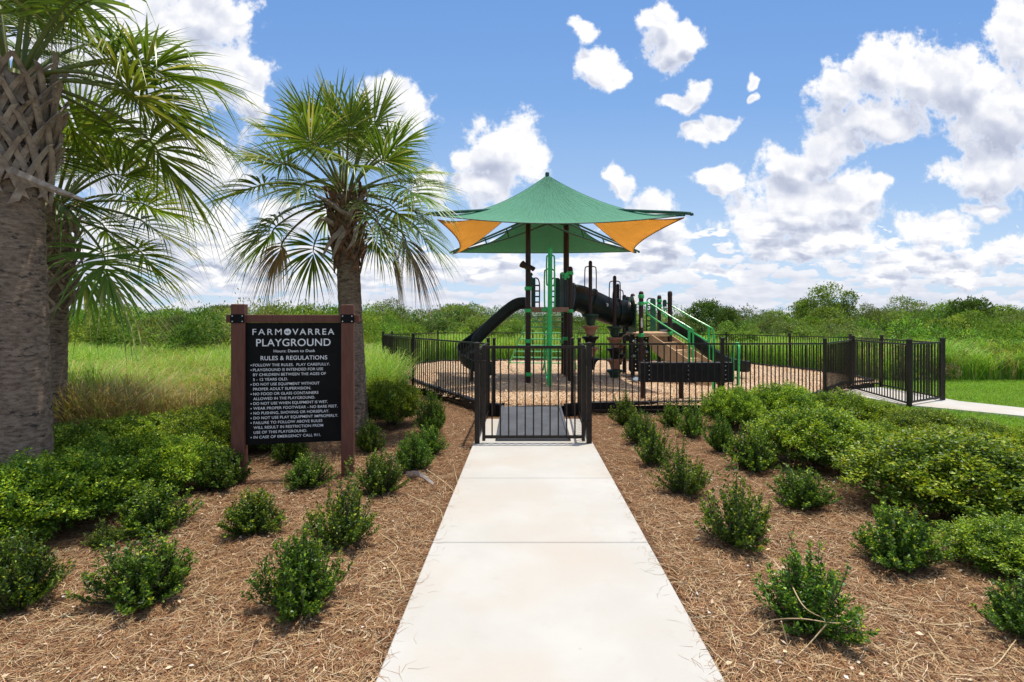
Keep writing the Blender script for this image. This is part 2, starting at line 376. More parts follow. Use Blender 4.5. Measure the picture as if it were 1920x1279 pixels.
# ------------------------------------------------------------------ ground, beds, paths
def sheet(name, xs, ys, mat, inside=None, dz=0, rough=0.0):
    xs = np.asarray(xs, float); ys = np.asarray(ys, float); gx, gy = np.meshgrid(xs, ys); z = gzn(gx, gy)+dz
    if rough: z = z + rough*(np.sin(gx*2.1+.7*gy)+np.sin(gy*3.3-1.3*gx)+np.sin(gx*5.7+gy*4.1)*.5)*.33
    V = np.stack([gx, gy, z], -1).reshape(-1, 3); nx = len(xs); fs = []
    for j in range(len(ys)-1):
        for i in range(nx-1):
            cx, cy = (xs[i]+xs[i+1])/2, (ys[j]+ys[j+1])/2
            if inside is None or inside(cx, cy): fs.append((j*nx+i, j*nx+i+1, (j+1)*nx+i+1, (j+1)*nx+i))
    me = npmesh(name, V, np.array(fs), mat, smooth=True); return tag(link(name, me), kind='structure')
def pathx(y): return .27+.0232*(y-6.72)
RING = [(-.40, 8.9), (-2.2, 11.8), (-3.70, 15.2), (-3.9, 17.2), (-2.8, 20.0), (.8, 20.3), (4.6, 20.5), (8.3, 20.5), (9.4, 17.9), (9.65, 15.1),
        (9.15, 13.1), (8.05, 12.5), (6.15, 10.4), (3.6, 9.05), (1.13, 8.9)]
def in_poly(x, y, P=RING):
    c = False; n = len(P)
    for i in range(n):
        x1, y1 = P[i]; x2, y2 = P[(i+1) % n]
        if (y1 > y) != (y2 > y) and x < (x2-x1)*(y-y1)/(y2-y1)+x1: c = not c
    return c
xs = np.concatenate([[-900, -300, -100, -50], np.arange(-30, 31, 1.0), [50, 100, 300, 900]])
ys = np.concatenate([[-60, -20], np.arange(-4, 31, 1.0), [40, 60, 100, 200, 400, 900]])
sheet('ground', xs, ys, M['ground'], dz=-.05)
def bed_far(x):      # far edge of the pine straw beds
    if x < 0: return 8.95 if x > -.4 else (8.95+(-.4-x)*1.5 if x > -2.0 else max(6.3, 11.35+(x+2.0)*1.6)+.12*math.sin(x*3))
    return 8.95 if x < 3.4 else max(7.6, 8.95-(x-3.4)*.32)+.1*math.sin(x*2.7)
BEDL, BEDR = -9.5, 9.0
def in_bed(x, y): return BEDL < x < BEDR and -2 < y < bed_far(x) and abs(x-pathx(y)) > .80
sheet('mulch_bed', np.arange(BEDL, BEDR+.1, .14), np.arange(-2, 11.6, .14), M['mulch'],
      lambda x, y: BEDL < x < BEDR and y < bed_far(x), dz=-.016, rough=.012)
# concrete walk as separate slabs
joints = [-2.5, -.80, .72, 2.24, 3.75, 5.27, 6.76, 8.42]
mb = MB()
for a, b in zip(joints[:-1], joints[1:]):
    a += .005; b -= .005; w = .765
    mb.prism([(pathx(a)-w, a, -.08), (pathx(a)+w, a, -.08), (pathx(b)+w, b, -.08), (pathx(b)-w, b, -.08)], (0, 0, 1), .10)
tag(mb.build('footpath', M['concrete'], bevel=.006), kind='structure')
g0 = -.07+.02
mb = MB()
mb.prism([(7.35, 12.2, g0-.1), (7.62, 10.25, g0-.1), (8.40, 9.42, g0-.1), (8.80, 9.0, g0-.1), (10.4, 7.6, g0-.1), (11.3, 8.4, g0-.1), (9.75, 9.55, g0-.1), (9.05, 10.7, g0-.1), (9.0, 12.9, g0-.1), (8.1, 12.5, g0-.1)], (0, 0, 1), .1)
tag(mb.build('side_path', M['concrete']), kind='structure')
# wood chip safety surface
sheet('playground_surface', np.arange(-4.2, 9.9, .15), np.arange(8.6, 20.8, .15), M['chips'], lambda x, y: in_poly(x, y) and y > 9.0, dz=.13, rough=.03)

# ------------------------------------------------------------------ scattered ground cover (stuff)
def ribbons(P, Az, L, Wd, C, lift, bend):
    """flat curved straws: 3 stations, 2 quads each"""
    n = len(P); d0 = np.stack([np.cos(Az), np.sin(Az), lift], 1); d1 = np.stack([np.cos(Az+bend), np.sin(Az+bend), -lift*.8], 1)
    s0 = np.stack([-np.sin(Az), np.cos(Az), np.zeros(n)], 1); L = L[:, None]; Wd = Wd[:, None]/2
    p1 = P+d0*L*.5; p2 = p1+d1*L*.5
    V = np.stack([P-s0*Wd, P+s0*Wd, p1-s0*Wd, p1+s0*Wd, p2-s0*Wd*.4, p2+s0*Wd*.4], 1).reshape(-1, 3)
    b = np.arange(n)[:, None]*6; Fq = np.concatenate([b+np.array([[0, 1, 3, 2]]), b+np.array([[2, 3, 5, 4]])], 0)
    return V, Fq, np.repeat(C, 6, 0)
def palette(n, cols, w=None, jit=.18):
    cols = np.array(cols); k = rng.choice(len(cols), n, p=None if w is None else np.array(w)/sum(w))
    return cols[k]*(1+rng.uniform(-jit, jit, (n, 1)))*(1+rng.uniform(-.06, .06, (n, 3)))
n = 430000
y = 1.9+(11.2-1.9)*rng.random(n)**2.1; x = rng.uniform(-1, 1, n)*np.minimum(9, y*1.02+.3)
ok = np.array([BEDL < a < BEDR and b < bed_far(a) and (abs(a-pathx(b)) > .78+random.random()*.05) for a, b in zip(x, y)]); x, y = x[ok], y[ok]; n = len(x)
P = np.stack([x, y, rng.uniform(-.01, .022, n)+gzn(x, y)], 1)
az = rng.uniform(0, 2*np.pi, n); L = rng.uniform(.05, .17, n)
V, Fq, C = ribbons(P, az, L, rng.uniform(.0014, .0034, n), palette(n, [(.40, .225, .12), (.26, .125, .062), (.54, .38, .22), (.09, .042, .022), (.68, .55, .38)], [4, 4, 2.8, 3.4, 1.0]), rng.uniform(-.04, .14, n), rng.uniform(-.9, .9, n))
tag(link('pine_straw', npmesh('pine_straw', V, Fq, M['straw'], C)), 'brown pine straw mulch covering both planting beds beside the walk', 'mulch', kind='stuff')
# a few needles blown onto the concrete edge
n = 230; side = rng.choice([-1, 1], n); y = 2.2+4.5*rng.random(n)**1.3; x = pathx(0)+.0232*y+side*(.765-np.abs(rng.normal(0, .05, n)))
P = np.stack([x, y, np.full(n, .0212)], 1)
V, Fq, C = ribbons(P, rng.uniform(0, 6.28, n), rng.uniform(.04, .12, n), np.full(n, .0015), palette(n, [(.34, .22, .13), (.5, .36, .22)]), rng.uniform(0, .012, n), rng.uniform(-.9, .9, n))
tag(link('loose_needles', npmesh('loose_needles', V, Fq, M['straw'], C)), 'thin pine needles blown onto the edges of the white concrete walk', 'mulch', kind='stuff')
# wood chips
n = 90000; y = 9.1+11.2*rng.random(n)**1.8; x = rng.uniform(-4, 9.7, n); ok = np.array([in_poly(a, b) for a, b in zip(x, y)]); x, y = x[ok], y[ok]; n = len(x)
P = np.stack([x, y, gzn(x, y)+.135+rng.uniform(0, .03, n)], 1); D = rand_dir(n); D[:, 2] *= .3; D = norm(D); N = rand_dir(n, 2.2)
V, Fq, C = leaf_arrays(P, D, N, rng.uniform(.02, .06, n), rng.uniform(.012, .026, n), palette(n, [(.66, .47, .28), (.52, .33, .18), (.78, .60, .40), (.34, .19, .11)], [4, 3, 2.5, 1.5]), 0)
tag(link('wood_chips', npmesh('wood_chips', V, Fq, M['straw'], C)), 'tan wood chips covering the ground inside the playground fence', 'wood chips', kind='stuff')
# tall grass
def blades(x, y, h, wd, C, lean=.35, z0=0):
    n = len(x); az = rng.uniform(0, 6.28, n); P = np.stack([x, y, gzn(x, y)-.03+z0], 1)
    ln = rng.uniform(.05, lean, n)[:, None]; d = np.stack([np.cos(az), np.sin(az), np.zeros(n)], 1); s = np.stack([-np.sin(az+.6), np.cos(az+.6), np.zeros(n)], 1)*wd[:, None]/2
    h = h[:, None]; u = np.array([[0, 0, 1.0]])
    p1 = P+u*h*.5+d*h*ln*.35; p2 = p1+u*h*.33+d*h*ln*.75; p3 = p2+u*h*.08*rng.uniform(-1, 1, (n, 1))+d*h*ln*.7
    V = np.stack([P-s, P+s, p1-s*.85, p1+s*.85, p2-s*.55, p2+s*.55, p3-s*.1, p3+s*.1], 1).reshape(-1, 3); b = np.arange(n)[:, None]*8
    Fq = np.concatenate([b+np.array([[0, 1, 3, 2]]), b+np.array([[2, 3, 5, 4]]), b+np.array([[4, 5, 7, 6]])], 0)
    return V, Fq, np.repeat(C, 8, 0)
def patch(x, y, s=.6, ph=0): return .5+.25*(np.sin(x*s+1.3*np.sin(y*s*.8+ph))+np.sin(y*s*1.4+2*np.sin(x*s*.6+ph)))
def grass(name, label, region, n, hr, wr, cols, lean=.4, brown=None, bias=1.6):
    x0, x1, y0, y1, f = region; y = y0+(y1-y0)*rng.random(n)**bias; x = rng.uniform(x0, x1, n)
    if f: ok = np.array([f(a, b) for a, b in zip(x, y)]); x, y = x[ok], y[ok]; n = len(x)
    C = palette(n, *cols); pt = patch(x, y, .9)
    if brown:
        k = rng.random(n) < np.clip((brown[1](x, y))*pt*1.3, 0, .9); C[k] = palette(int(k.sum()), brown[0])
    h = rng.uniform(*hr, n)*(.75+.5*patch(x, y, 1.7, 2)); V, Fq, CC = blades(x, y, h, rng.uniform(*wr, n), C, lean)
    tag(link(name, npmesh(name, V, Fq, M['grass'], CC)), label, 'grass', kind='stuff')
GC = [(.18, .34, .03), (.25, .41, .05), (.32, .42, .08), (.11, .24, .03), (.40, .40, .15)]
BR = [(.40, .29, .14), (.48, .38, .20), (.30, .18, .09), (.44, .40, .18)]
grass('tall_grass', 'tall green and browning meadow grass behind the hedge on the left', (-22, -1.6, 6.4, 21, lambda a, b: not in_poly(a, b) and b > bed_far(a)-.1 and a < -2.3-(b-11.2)*.4 or b > 18 and a < -4.5 and not in_poly(a,b)), 260000, (.50, 1.0), (.006, .015),
      (GC, [3, 3, 2.2, 2, 1.2]), .75, (BR, lambda x, y: np.clip((11.5-y)/5, 0, 1)*.75+.08))
grass('meadow_weeds', 'tall green weeds growing behind the far side of the fence', (-6, 30, 14.6, 30, lambda a, b: not in_poly(a, b, [(-4.3, 14), (-4.4, 18), (-3, 21), (8.9, 21.3), (10.3, 18), (10.6, 14.9), (30, 14.9), (30, 14), (-4, 13)]) and (b > 14.9) and (a > 10 or b > 20.8 or a<-4)), 200000, (.65, 1.15), (.010, .024),
      (GC, [3, 3, 1.5, 2.5, .8]), .6, (BR, lambda x, y: np.full_like(x, .10)), 1.5)
def lawn_ok(a, b): return (not in_poly(a, b)) and b > bed_far(a)-.05 and not (a < 9.3 and b < 9.4 and a < 4) and not in_poly(a, b, [(7.3, 12.4), (7.6, 10.25), (8.4, 9.42), (8.8, 9.0), (10.4, 7.6), (11.3, 8.4), (9.75, 9.55), (9.05, 10.7), (9.1, 12.9)])
grass('lawn_grass', 'short mown green lawn grass around the side path', (3.8, 22, 6.9, 15.3, lawn_ok), 170000, (.03, .075), (.006, .012), ([(.20, .36, .03), (.25, .42, .05), (.14, .27, .03)], [3, 3, 2]), .7, None, 1.3)

# ------------------------------------------------------------------ foliage builders
SG = [(.062, .140, .014), (.098, .19, .018), (.032, .082, .011), (.155, .25, .022)]
YG = [(.34, .46, .025), (.48, .53, .04), (.25, .40, .025)]
def small_shrub_mesh(seed, spiky=.3, nst=120, new=.12):
    nst = int(nst*1.3)
    """unit shrub, about 1 wide and 0.85 high: upright sprigs set with small leaves"""
    global rng; rng = np.random.default_rng(seed); Ps, Ds, Ns, Cs, Ls = [], [], [], [], []; mb = MB()
    for i in range(nst):
        th = rng.uniform(0, 2*math.pi); r = math.sqrt(rng.random()); rad = .5*(1+.22*math.sin(th*3+seed)+.12*math.sin(th*5))*(.9+.2*rng.random())
        top = (.46+.38*(1-r*r))*(.72+.46*rng.random())+(spiky*.5*rng.random() if rng.random() < .30 else 0)
        tip = np.array([math.cos(th)*r*rad, math.sin(th)*r*rad, top*(1-.42*r**3)]); base = np.array([math.cos(th)*r*.08, math.sin(th)*r*.08, 0])
        mid = base*.35+tip*.65+np.array([math.cos(th), math.sin(th), -.4])*.06*r
        if i % 2 == 0: mb.tube([base, mid, tip], [.007, .005, .002], 4, False)
        nl = int(40+20*rng.random()); t = rng.uniform(.08, 1, nl)**.72
        t = t[:, None]; p = (1-t)**2*base+2*t*(1-t)*mid+t*t*tip; ax = norm((tip-mid)[None, :])
        out = rand_dir(nl); d = norm(out+ax*.9); p = p+out*.016*rng.random((nl, 1)); Ps.append(p); Ds.append(d); Ns.append(norm(rand_dir(nl)*.7+[0, 0, .9]))
        c = palette(nl, SG, [3, 3, 2, 1.2]); k = (rng.random(nl) < new*1.6) & (t[:, 0] > .78); c[k] = palette(int(k.sum()), YG); Cs.append(c)
        Ls.append(rng.uniform(.038, .066, nl)*(1.1-.3*t[:, 0]))
    P, D, N, C, L = map(np.concatenate, (Ps, Ds, Ns, Cs, Ls)); V, Fq, CC = leaf_arrays(P, D, N, L, L*.52, C)
    me = npmesh('foliage', V, Fq, M['leaf'], CC)
    st = bpy.data.meshes.new('stem'); st.from_pydata(mb.v, [], mb.f); st.materials.append(M['bark']); return me, st
def hedge_mesh(seed, new=.3, ncl=3000, yellow=0):
    """unit mound about 1 wide, .62 high with lumpy clipped surface"""
    global rng; rng = np.random.default_rng(seed)
    d = rand_dir(ncl, .35); th = np.arctan2(d[:, 1], d[:, 0]); ph = d[:, 2]
    lump = 1+.13*np.sin(3*th+seed)+.14*np.sin(7*th+4*ph*2+seed*2)+.10*np.sin(11*th-9*ph+seed)
    dep = 1-.42*rng.random(ncl)**1.8; r = lump*dep
    c0 = np.stack([d[:, 0]*.5*r, d[:, 1]*.5*r, .30+d[:, 2]*.32*r*np.where(d[:, 2] < 0, .8, 1)], 1); ok = c0[:, 2] > .11; c0 = c0[ok]; d = d[ok]; dep = dep[ok]; m = len(c0); k = 15
    cc = np.repeat(c0, k, 0); dd = np.repeat(d, k, 0); n = m*k
    off = rng.normal(size=(n, 3))*.021; sp = norm(dd*np.array([1, 1, .6])+[0, 0, .7]); tt = rng.random((n, 1))
    P = cc+off*.8+sp*tt*.045; D = norm(rand_dir(n)+sp*.7); N = norm(rand_dir(n)*.7+[0, 0, .8])
    C = palette(n, SG, [2, 3, 1, 2.5]); outer = np.repeat(dep > .9, k) & (dd[:, 2] > -.1); pn = new*(.45+.9*patch(P[:, 0]*8, P[:, 1]*8, 1.0, seed))
    kk = outer & (rng.random(n) < pn); C[kk] = palette(int(kk.sum()), YG, [3, 1.5+yellow, 3])
    L = rng.uniform(.017, .030, n); V, Fq, CC = leaf_arrays(P, D, N, L, L*.56, C); me = npmesh('foliage', V, Fq, M['leaf'], CC)
    mb = MB()
    for i in range(26):
        a = rng.uniform(0, 6.28); q = rng.uniform(.1, .42); e = Vector((math.cos(a)*q, math.sin(a)*q, rng.uniform(.18, .42)))
        mb.tube([(math.cos(a)*.04, math.sin(a)*.04, -.03), (e.x*.4+rng.normal()*.02, e.y*.4, e.z*.55), e], [.012, .009, .004], 5, False)
    st = bpy.data.meshes.new('stem'); st.from_pydata(mb.v, [], mb.f); st.materials.append(M['bark']); return me, st
SM = [small_shrub_mesh(s, sp, ns, nw) for s, sp, ns, nw in ((3, .35, 120, .08), (5, .8, 105, .10), (9, .5, 135, .05), (14, 1.0, 90, .12), (21, .25, 125, .15))]
HM = [hedge_mesh(31, .60, 3200), hedge_mesh(37, .40, 3200), hedge_mesh(43, .8, 3000, 1.2)]
def plant(name, meshes, px, base, wpx, top, label, cat, group, hunit, rz=0, off=.35):
    """base = picture row where the plant meets the ground; sizes from the calibrated camera"""
    Yb = 1.6*F/(base-599); wpx = wpx*(.90 if name == 'hedge_bush' else 1); w = wpx/F*Yb; Y = Yb+w*off; w = wpx/F*Y; x = X(px, Y); z = gz(x, Y)-.01
    h = Z(top, Y)-z
    o = empty(name, (x, Y, z), label, cat, group, rz)
    for nm, me in zip(('foliage', 'stem'), meshes):
        c = link(nm, me, o); c.scale = (w, w, h/hunit)
    return o
G1 = 'young dark green shrubs planted in the pine straw beds'
SMALL = [ # px, base, width, top, variant, label
 (1172, 800, 52, 746, 1, 'small spiky shrub nearest the fence in the row right of the walk'),
 (1200, 838, 60, 772, 0, 'small shrub right of the walk, second from the fence'),
 (1226, 880, 68, 804, 1, 'bushy green shrub right of the walk, third from the fence'),
 (1284, 937, 100, 846, 3, 'shrub with one tall middle sprig, fourth from the fence beside the walk'),
 (1382, 1042, 140, 906, 3, 'dark vase-shaped shrub with upright spikes, right of the walk before the straw-tangled one'),
 (1512, 1214, 190, 1050, 1, 'large young shrub tangled with dry straw stems in the right foreground'),
 (1258, 803, 48, 757, 0, 'small round shrub against the fence border, right bed'),
 (1298, 824, 58, 762, 1, 'small spiky shrub just in front of the fence border, left of the hedges'),
 (1350, 852, 58, 784, 2, 'dark compact shrub below the nearest yellowish hedge by the fence'),
 (1412, 890, 98, 806, 4, 'grey-green spreading shrub left of the wide clipped mound'),
 (1502, 964, 108, 880, 0, 'round young shrub standing alone in the straw below the wide clipped mound'),
 (1685, 1088, 150, 956, 4, 'loose dark shrub in front of the biggest hedge on the right'),
 (1925, 1225, 150, 1092, 2, 'dark shrub cut off by the right border of the picture'),
 (808, 818, 62, 742, 2, 'dark dense shrub below the curved fence, left bed'),
 (804, 858, 62, 800, 0, 'small shrub in the middle of the cluster left of the walk'),
 (774, 888, 76, 816, 2, 'rounded shrub of the cluster between brown sign post and walk'),
 (714, 935, 92, 848, 0, 'green shrub beside the fallen grey palm husk'),
 (642, 1042, 132, 914, 3, 'spiky shrub right below the brown right sign post'),
 (566, 1176, 160, 1008, 2, 'tall dense shrub left of the walk in the foreground'),
 (692, 852, 58, 792, 2, 'small dark shrub at the foot of the middle palm trunk'),
 (579, 922, 88, 854, 0, 'round shrub under the black notice board'),
 (473, 1014, 116, 924, 4, 'low wide shrub in the straw below the left sign post'),
 (268, 1160, 176, 1014, 0, 'wide young shrub in the left foreground straw'),
 (412, 926, 104, 842, 2, 'dark shrub touching the left sign post'),
 (292, 1012, 132, 912, 4, 'dark leafy shrub in front of the yellowish hedge on the left'),
 (32, 1170, 150, 1018, 2, 'dark shrub cut off by the left border of the picture'),
 (545, 872, 70, 815, 2, 'dark shrub half hidden behind the lower rim of the notice board')]
for i, (px, b, w, t, v, lb) in enumerate(SMALL):
    plant('shrub', SM[v], px, b, w, t, lb, 'shrub', G1, .86, rz=i*1.7)
G2 = 'clipped rounded hedge bushes'
HEDGE = [
 (1535, 893, 215, 762, 0, 'wide clipped mound with dark underside in the middle of the right bed'),
 (1375, 812, 105, 724, 0, 'yellow-green bush hiding the fence foot, leftmost of the right hedges'),
 (1470, 806, 130, 718, 0, 'clipped round green bush against the fence behind the wide mound'),
 (1575, 812, 140, 733, 1, 'darker bush before the fence just left of the corner panel'),
 (1650, 818, 110, 752, 2, 'yellowish low bush in front of the side gate enclosure'),
 (1740, 842, 150, 768, 1, 'bush left of the bare patch beside the side path'),
 (1830, 852, 140, 786, 1, 'bush with loose dark tips near the side path at right'),
 (1650, 880, 130, 790, 0, 'bright bush between the wide mound and the biggest hedge'),
 (1775, 905, 170, 800, 2, 'yellow-topped bush behind the biggest hedge on the right'),
 (1800, 1012, 360, 812, 0, 'biggest hedge bush filling the right part of the bed'),
 (1925, 930, 150, 805, 2, 'yellow speckled bush at the right border behind the biggest hedge'),
 (1915, 1112, 230, 978, 0, 'bright low bush at the right border in front of the biggest hedge'),
 (70, 1042, 290, 852, 0, 'large hedge bush at the left border in front of the near palm trunk'),
 (205, 965, 200, 818, 1, 'dark green hedge bush right of the large left border bush'),
 (308, 945, 170, 818, 2, 'bright yellow-green hedge bush in the middle of the left bed'),
 (150, 905, 170, 790, 1, 'hedge bush directly right of the near palm trunk'),
 (270, 875, 190, 775, 2, 'yellow tipped hedge bush at the edge of the tall grass'),
 (385, 880, 150, 765, 1, 'hedge bush touching the left sign post from behind'),
 (430, 835, 130, 752, 0, 'hedge bush behind the left sign post near the grass'),
 (510, 850, 120, 770, 1, 'hedge bush hidden behind the notice board'),
 (734, 806, 112, 712, 0, 'round bush right of the middle palm trunk'),
 (715, 772, 70, 706, 2, 'small yellow-green bush between palm trunk and curved fence')]
for i, (px, b, w, t, v, lb) in enumerate(HEDGE):
    plant('hedge_bush', HM[v], px, b, w, t, lb, 'bush', G2, .72, rz=i*2.1, off=.42)
plant('weed', SM[3], 200, 1034, 76, 984, 'yellow-green weed sprouting from the straw below the hedge', 'weed', None, .95, 1)

# ------------------------------------------------------------------ distant trees and thicket
def crown_mesh(seed, lobes, nl, size, cols, w=None, jit=.2):
    """unit crown, 1 high and ~1 wide, made of leafy lobes"""
    global rng; rng = np.random.default_rng(seed); Ps, Ds = [], []
    for i in range(lobes):
        th = rng.uniform(0, 6.28); r = .36*math.sqrt(rng.random()); z = rng.uniform(.18, .86); r *= (1.15-.7*abs(z-.45)); R0 = rng.uniform(.12, .22)
        c = np.array([math.cos(th)*r, math.sin(th)*r, z]); m = int(nl/lobes); d = rand_dir(m, .25); rr = R0*(1-.5*rng.random(m)**2)*(1+.25*np.sin(d[:, 0]*9+i)*np.sin(d[:, 2]*8))
        Ps.append(c+d*rr[:, None]*[1, 1, .8]+rng.normal(size=(m, 3))*.012); Ds.append(norm(d+rand_dir(m)*.9))
    P = np.concatenate(Ps); D = np.concatenate(Ds); n = len(P); N = norm(rand_dir(n)*.8+[0, 0, .7]); L = rng.uniform(.6, 1.3, n)*size
    V, Fq, C = leaf_arrays(P, D, N, L, L*.55, palette(n, cols, w, jit)); me = npmesh('crown', V, Fq, M['far'], C)
    mb = MB(); mb.tube([(0, 0, -.05), (.01, 0, .2), (0, .01, .55)], [.035, .026, .01], 7)
    for i in range(7):
        a = i*.9+seed; mb.tube([(0, 0, .12+.04*i), (math.cos(a)*.14, math.sin(a)*.14, .34+.04*i), (math.cos(a)*.27, math.sin(a)*.27, .48+.04*i)], [.014, .01, .004], 5)
    st = bpy.data.meshes.new('trunk'); st.from_pydata(mb.v, [], mb.f); st.materials.append(M['bark']); return me, st
FG = [(.14, .24, .03), (.19, .30, .045), (.09, .17, .025), (.24, .33, .07)]
FD = [(.085, .155, .032), (.115, .20, .04), (.055, .11, .026)]
FO = [(.16, .21, .06), (.21, .26, .09), (.11, .16, .05)]
CR = {'bright': [crown_mesh(51, 16, 11000, .035, FG), crown_mesh(52, 13, 9000, .038, FG)], 'dark': [crown_mesh(61, 14, 9000, .035, FD), crown_mesh(62, 9, 5200, .04, FD)],
      'olive': [crown_mesh(71, 17, 10000, .035, FO), crown_mesh(72, 12, 7500, .03, FO)]}
TREES = [ # px, top, width px, Y, kind, variant, label
 (845, 560, 105, 46, 'olive', 0, 'round olive-green tree rising above the scrub left of the curved slide'),
 (715, 562, 80, 34, 'olive', 1, 'grey-green feathery tree right of the middle palm trunk'),
 (755, 580, 70, 30, 'bright', 1, 'bright low tree above the left corner of the fence'),
 (905, 594, 90, 30, 'bright', 0, 'bright green tree seen above the curved slide'),
 (1320, 566, 62, 30, 'dark', 1, 'open dark tree with two tops right of the green handrails'),
 (1358, 578, 56, 31, 'dark', 1, 'small open tree right of the two-topped dark tree'),
 (1420, 590, 90, 36, 'dark', 0, 'low dark green tree between handrails and tallest right tree'),
 (1470, 580, 90, 34, 'bright', 1, 'yellow-green tree left of the tallest right tree'),
 (1525, 536, 84, 44, 'bright', 0, 'tallest pale green tree on the right skyline'),
 (1572, 542, 66, 44, 'bright', 1, 'pale green crown leaning right of the tallest right tree'),
 (1556, 572, 110, 28, 'bright', 1, 'rounded leafy tree in front of the tallest right tree'),
 (1615, 590, 100, 34, 'dark', 0, 'dark tree right of the rounded leafy tree'),
 (1700, 556, 86, 40, 'olive', 1, 'thin feathery tree behind the side gate enclosure'),
 (1742, 568, 100, 33, 'bright', 0, 'wide green tree above the side gate'),
 (1812, 562, 76, 26, 'dark', 1, 'dark broad-leaved tree standing out at the right'),
 (1860, 568, 130, 34, 'olive', 0, 'wide olive tree near the right border'),
 (1925, 570, 120, 30, 'bright', 1, 'green tree cut off by the right border'),
 (1660, 586, 100, 38, 'bright', 0, 'green tree between the dark tree and the feathery tree'),
 (1105, 586, 100, 36, 'dark', 0, 'dark tree behind the play tower poles'),
 (1050, 590, 90, 44, 'olive', 1, 'olive tree seen under the play tower deck'),
 (1270, 585, 90, 40, 'olive', 0, 'reddish olive tree behind the green handrails'),
 (640, 576, 90, 60, 'dark', 0, 'dark distant tree beside the right sign post top'),
 (590, 570, 90, 30, 'bright', 1, 'bright feathery tree above the notice board'),
 (500, 572, 90, 36, 'bright', 0, 'green tree behind the left half of the notice board top'),
 (412, 573, 50, 90, 'dark', 1, 'far dark blue-green tree left of the left sign post'),
 (200, 576, 120, 95, 'dark', 0, 'far dark tree on the left skyline'),
 (265, 570, 150, 21, 'bright', 0, 'tall bright green scrub tree on the left skyline'),
 (355, 576, 130, 22, 'bright', 1, 'bright green scrub tree left of the notice board'),
 (160, 582, 110, 24, 'olive', 0, 'grey-green scrub tree right of the near palm trunk'),
 (430, 598, 90, 20, 'olive', 1, 'twiggy grey-green scrub tree beside the left sign post')]
TREES += [(1385, 600, 70, 24, 'bright', 1, 'bright bush-like tree behind the fence right of the handrails'), (1500, 592, 80, 25, 'olive', 0, 'olive scrub tree in front of the tallest right tree'),
 (1645, 570, 60, 30, 'olive', 1, 'grey-green small tree left of the feathery tree'), (1790, 578, 90, 24, 'bright', 1, 'bright scrub tree left of the dark broad-leaved tree'), (1880, 590, 90, 21, 'olive', 1, 'brownish scrub tree near the right border above the weeds'),
 (1720, 590, 100, 24, 'dark', 0, 'dark scrub tree directly above the side gate'), (1440, 586, 60, 29, 'olive', 1, 'small olive tree between the fence posts at right'), (960, 597, 70, 26, 'bright', 1, 'bright shrub-like tree behind the slide top'),
 (800, 588, 70, 27, 'dark', 0, 'dark green tree left of the round olive tree'), (680, 590, 60, 22, 'bright', 0, 'bright green scrub tree just right of the middle palm trunk'), (320, 588, 100, 19, 'olive', 1, 'twiggy olive scrub tree in the left meadow'),
 (225, 590, 90, 18, 'bright', 1, 'bright scrub tree standing forward in the left meadow'), (1170, 592, 90, 33, 'bright', 0, 'green tree behind the stepping pods')]
for i, (px, top, wpx, Y, kd, v, lb) in enumerate(TREES):
    x = X(px, Y); z = gz(x, Y)-.1; w = wpx/F*Y*1.18; h = Z(top, Y)-z
    o = empty('tree', (x, Y, z), lb, 'tree', 'trees beyond the playground', i*1.3)
    for nm, me in zip(('crown', 'trunk'), CR[kd][v]):
        c = link(nm, me, o); c.scale = (w, w, h*1.03)
def thicket(name, label, items, leaf, dens=420, shoot=1.0):
    """items: (x,y,w,h,palette) bushes merged into one mass"""
    Vs, Fs, Cs, b = [], [], [], 0
    for (x, y, w, h, pal) in items:
        n = int(dens*w*h*1.2/ (leaf/.1)**2); k = max(5, int(w*3.2)); lc = np.stack([rng.normal(0, w*.30, k), rng.normal(0, w*.30, k), rng.uniform(.15, .88, k)*h], 1); lr = rng.uniform(.14, .32, k)*min(w, h*1.3); lcol = rng.uniform(.66, 1.3, (k, 1))
        q = rng.integers(0, k, n); d = rand_dir(n, .3); rr = lr[q]*(1-.28*rng.random(n)**2)*(1+.2*np.sin(d[:, 0]*8+q)*np.sin(d[:, 2]*7+q*2)); P = lc[q]+d*rr[:, None]; P[:, 2] = np.abs(P[:, 2])
        # upright shoots on the top
        m = rng.random(n) < .10; P[m, 2] += rng.random(m.sum())**2*.16*h*shoot
        P += [x, y, gz(x, y)-.05]; D = norm(d+rand_dir(n)*.8+[0, 0, .5]); L = rng.uniform(.6, 1.4, n)*leaf
        V, Fq, C = leaf_arrays(P, D, norm(rand_dir(n)*.8+[0, 0, .6]), L, L*.42, palette(n, *pal, jit=.12)*lcol[q]*rng.uniform(.6, 1.3)*np.array([rng.uniform(.85, 1.25), 1, rng.uniform(.8, 1.3)])); Vs.append(V); Fs.append(Fq+b); Cs.append(C); b += len(V)
    tag(link(name, npmesh(name, np.concatenate(Vs), np.concatenate(Fs), M['far'], np.concatenate(Cs))), label, 'undergrowth', kind='stuff')
rng = np.random.default_rng(99)
SB = ([(.13, .26, .03), (.17, .32, .04), (.08, .17, .022), (.25, .38, .06)], [3, 3, 2, 1]); SO = (FO+[(.22, .17, .11)], [3, 2, 3, .6]); SY = ([(.24, .37, .045), (.19, .32, .04), (.31, .42, .07)], [1, 1, 1])
its = []
for i in range(70):
    y = rng.uniform(15.5, 24); x = rng.uniform(-24, -4.2) if i < 56 else rng.uniform(-7, -4.5); 
    if x > -5.2 and y < 21: x -= 2
    its.append((x, y, rng.uniform(1.6, 2.8), rng.uniform(1.25, 2.0)*(1+.015*(y-16)), [SB, SB, SO, SY][rng.integers(4)]))
thicket('scrub_thicket', 'mass of bright and grey-green scrub bushes behind the tall grass on the left', its, .075)
its = []
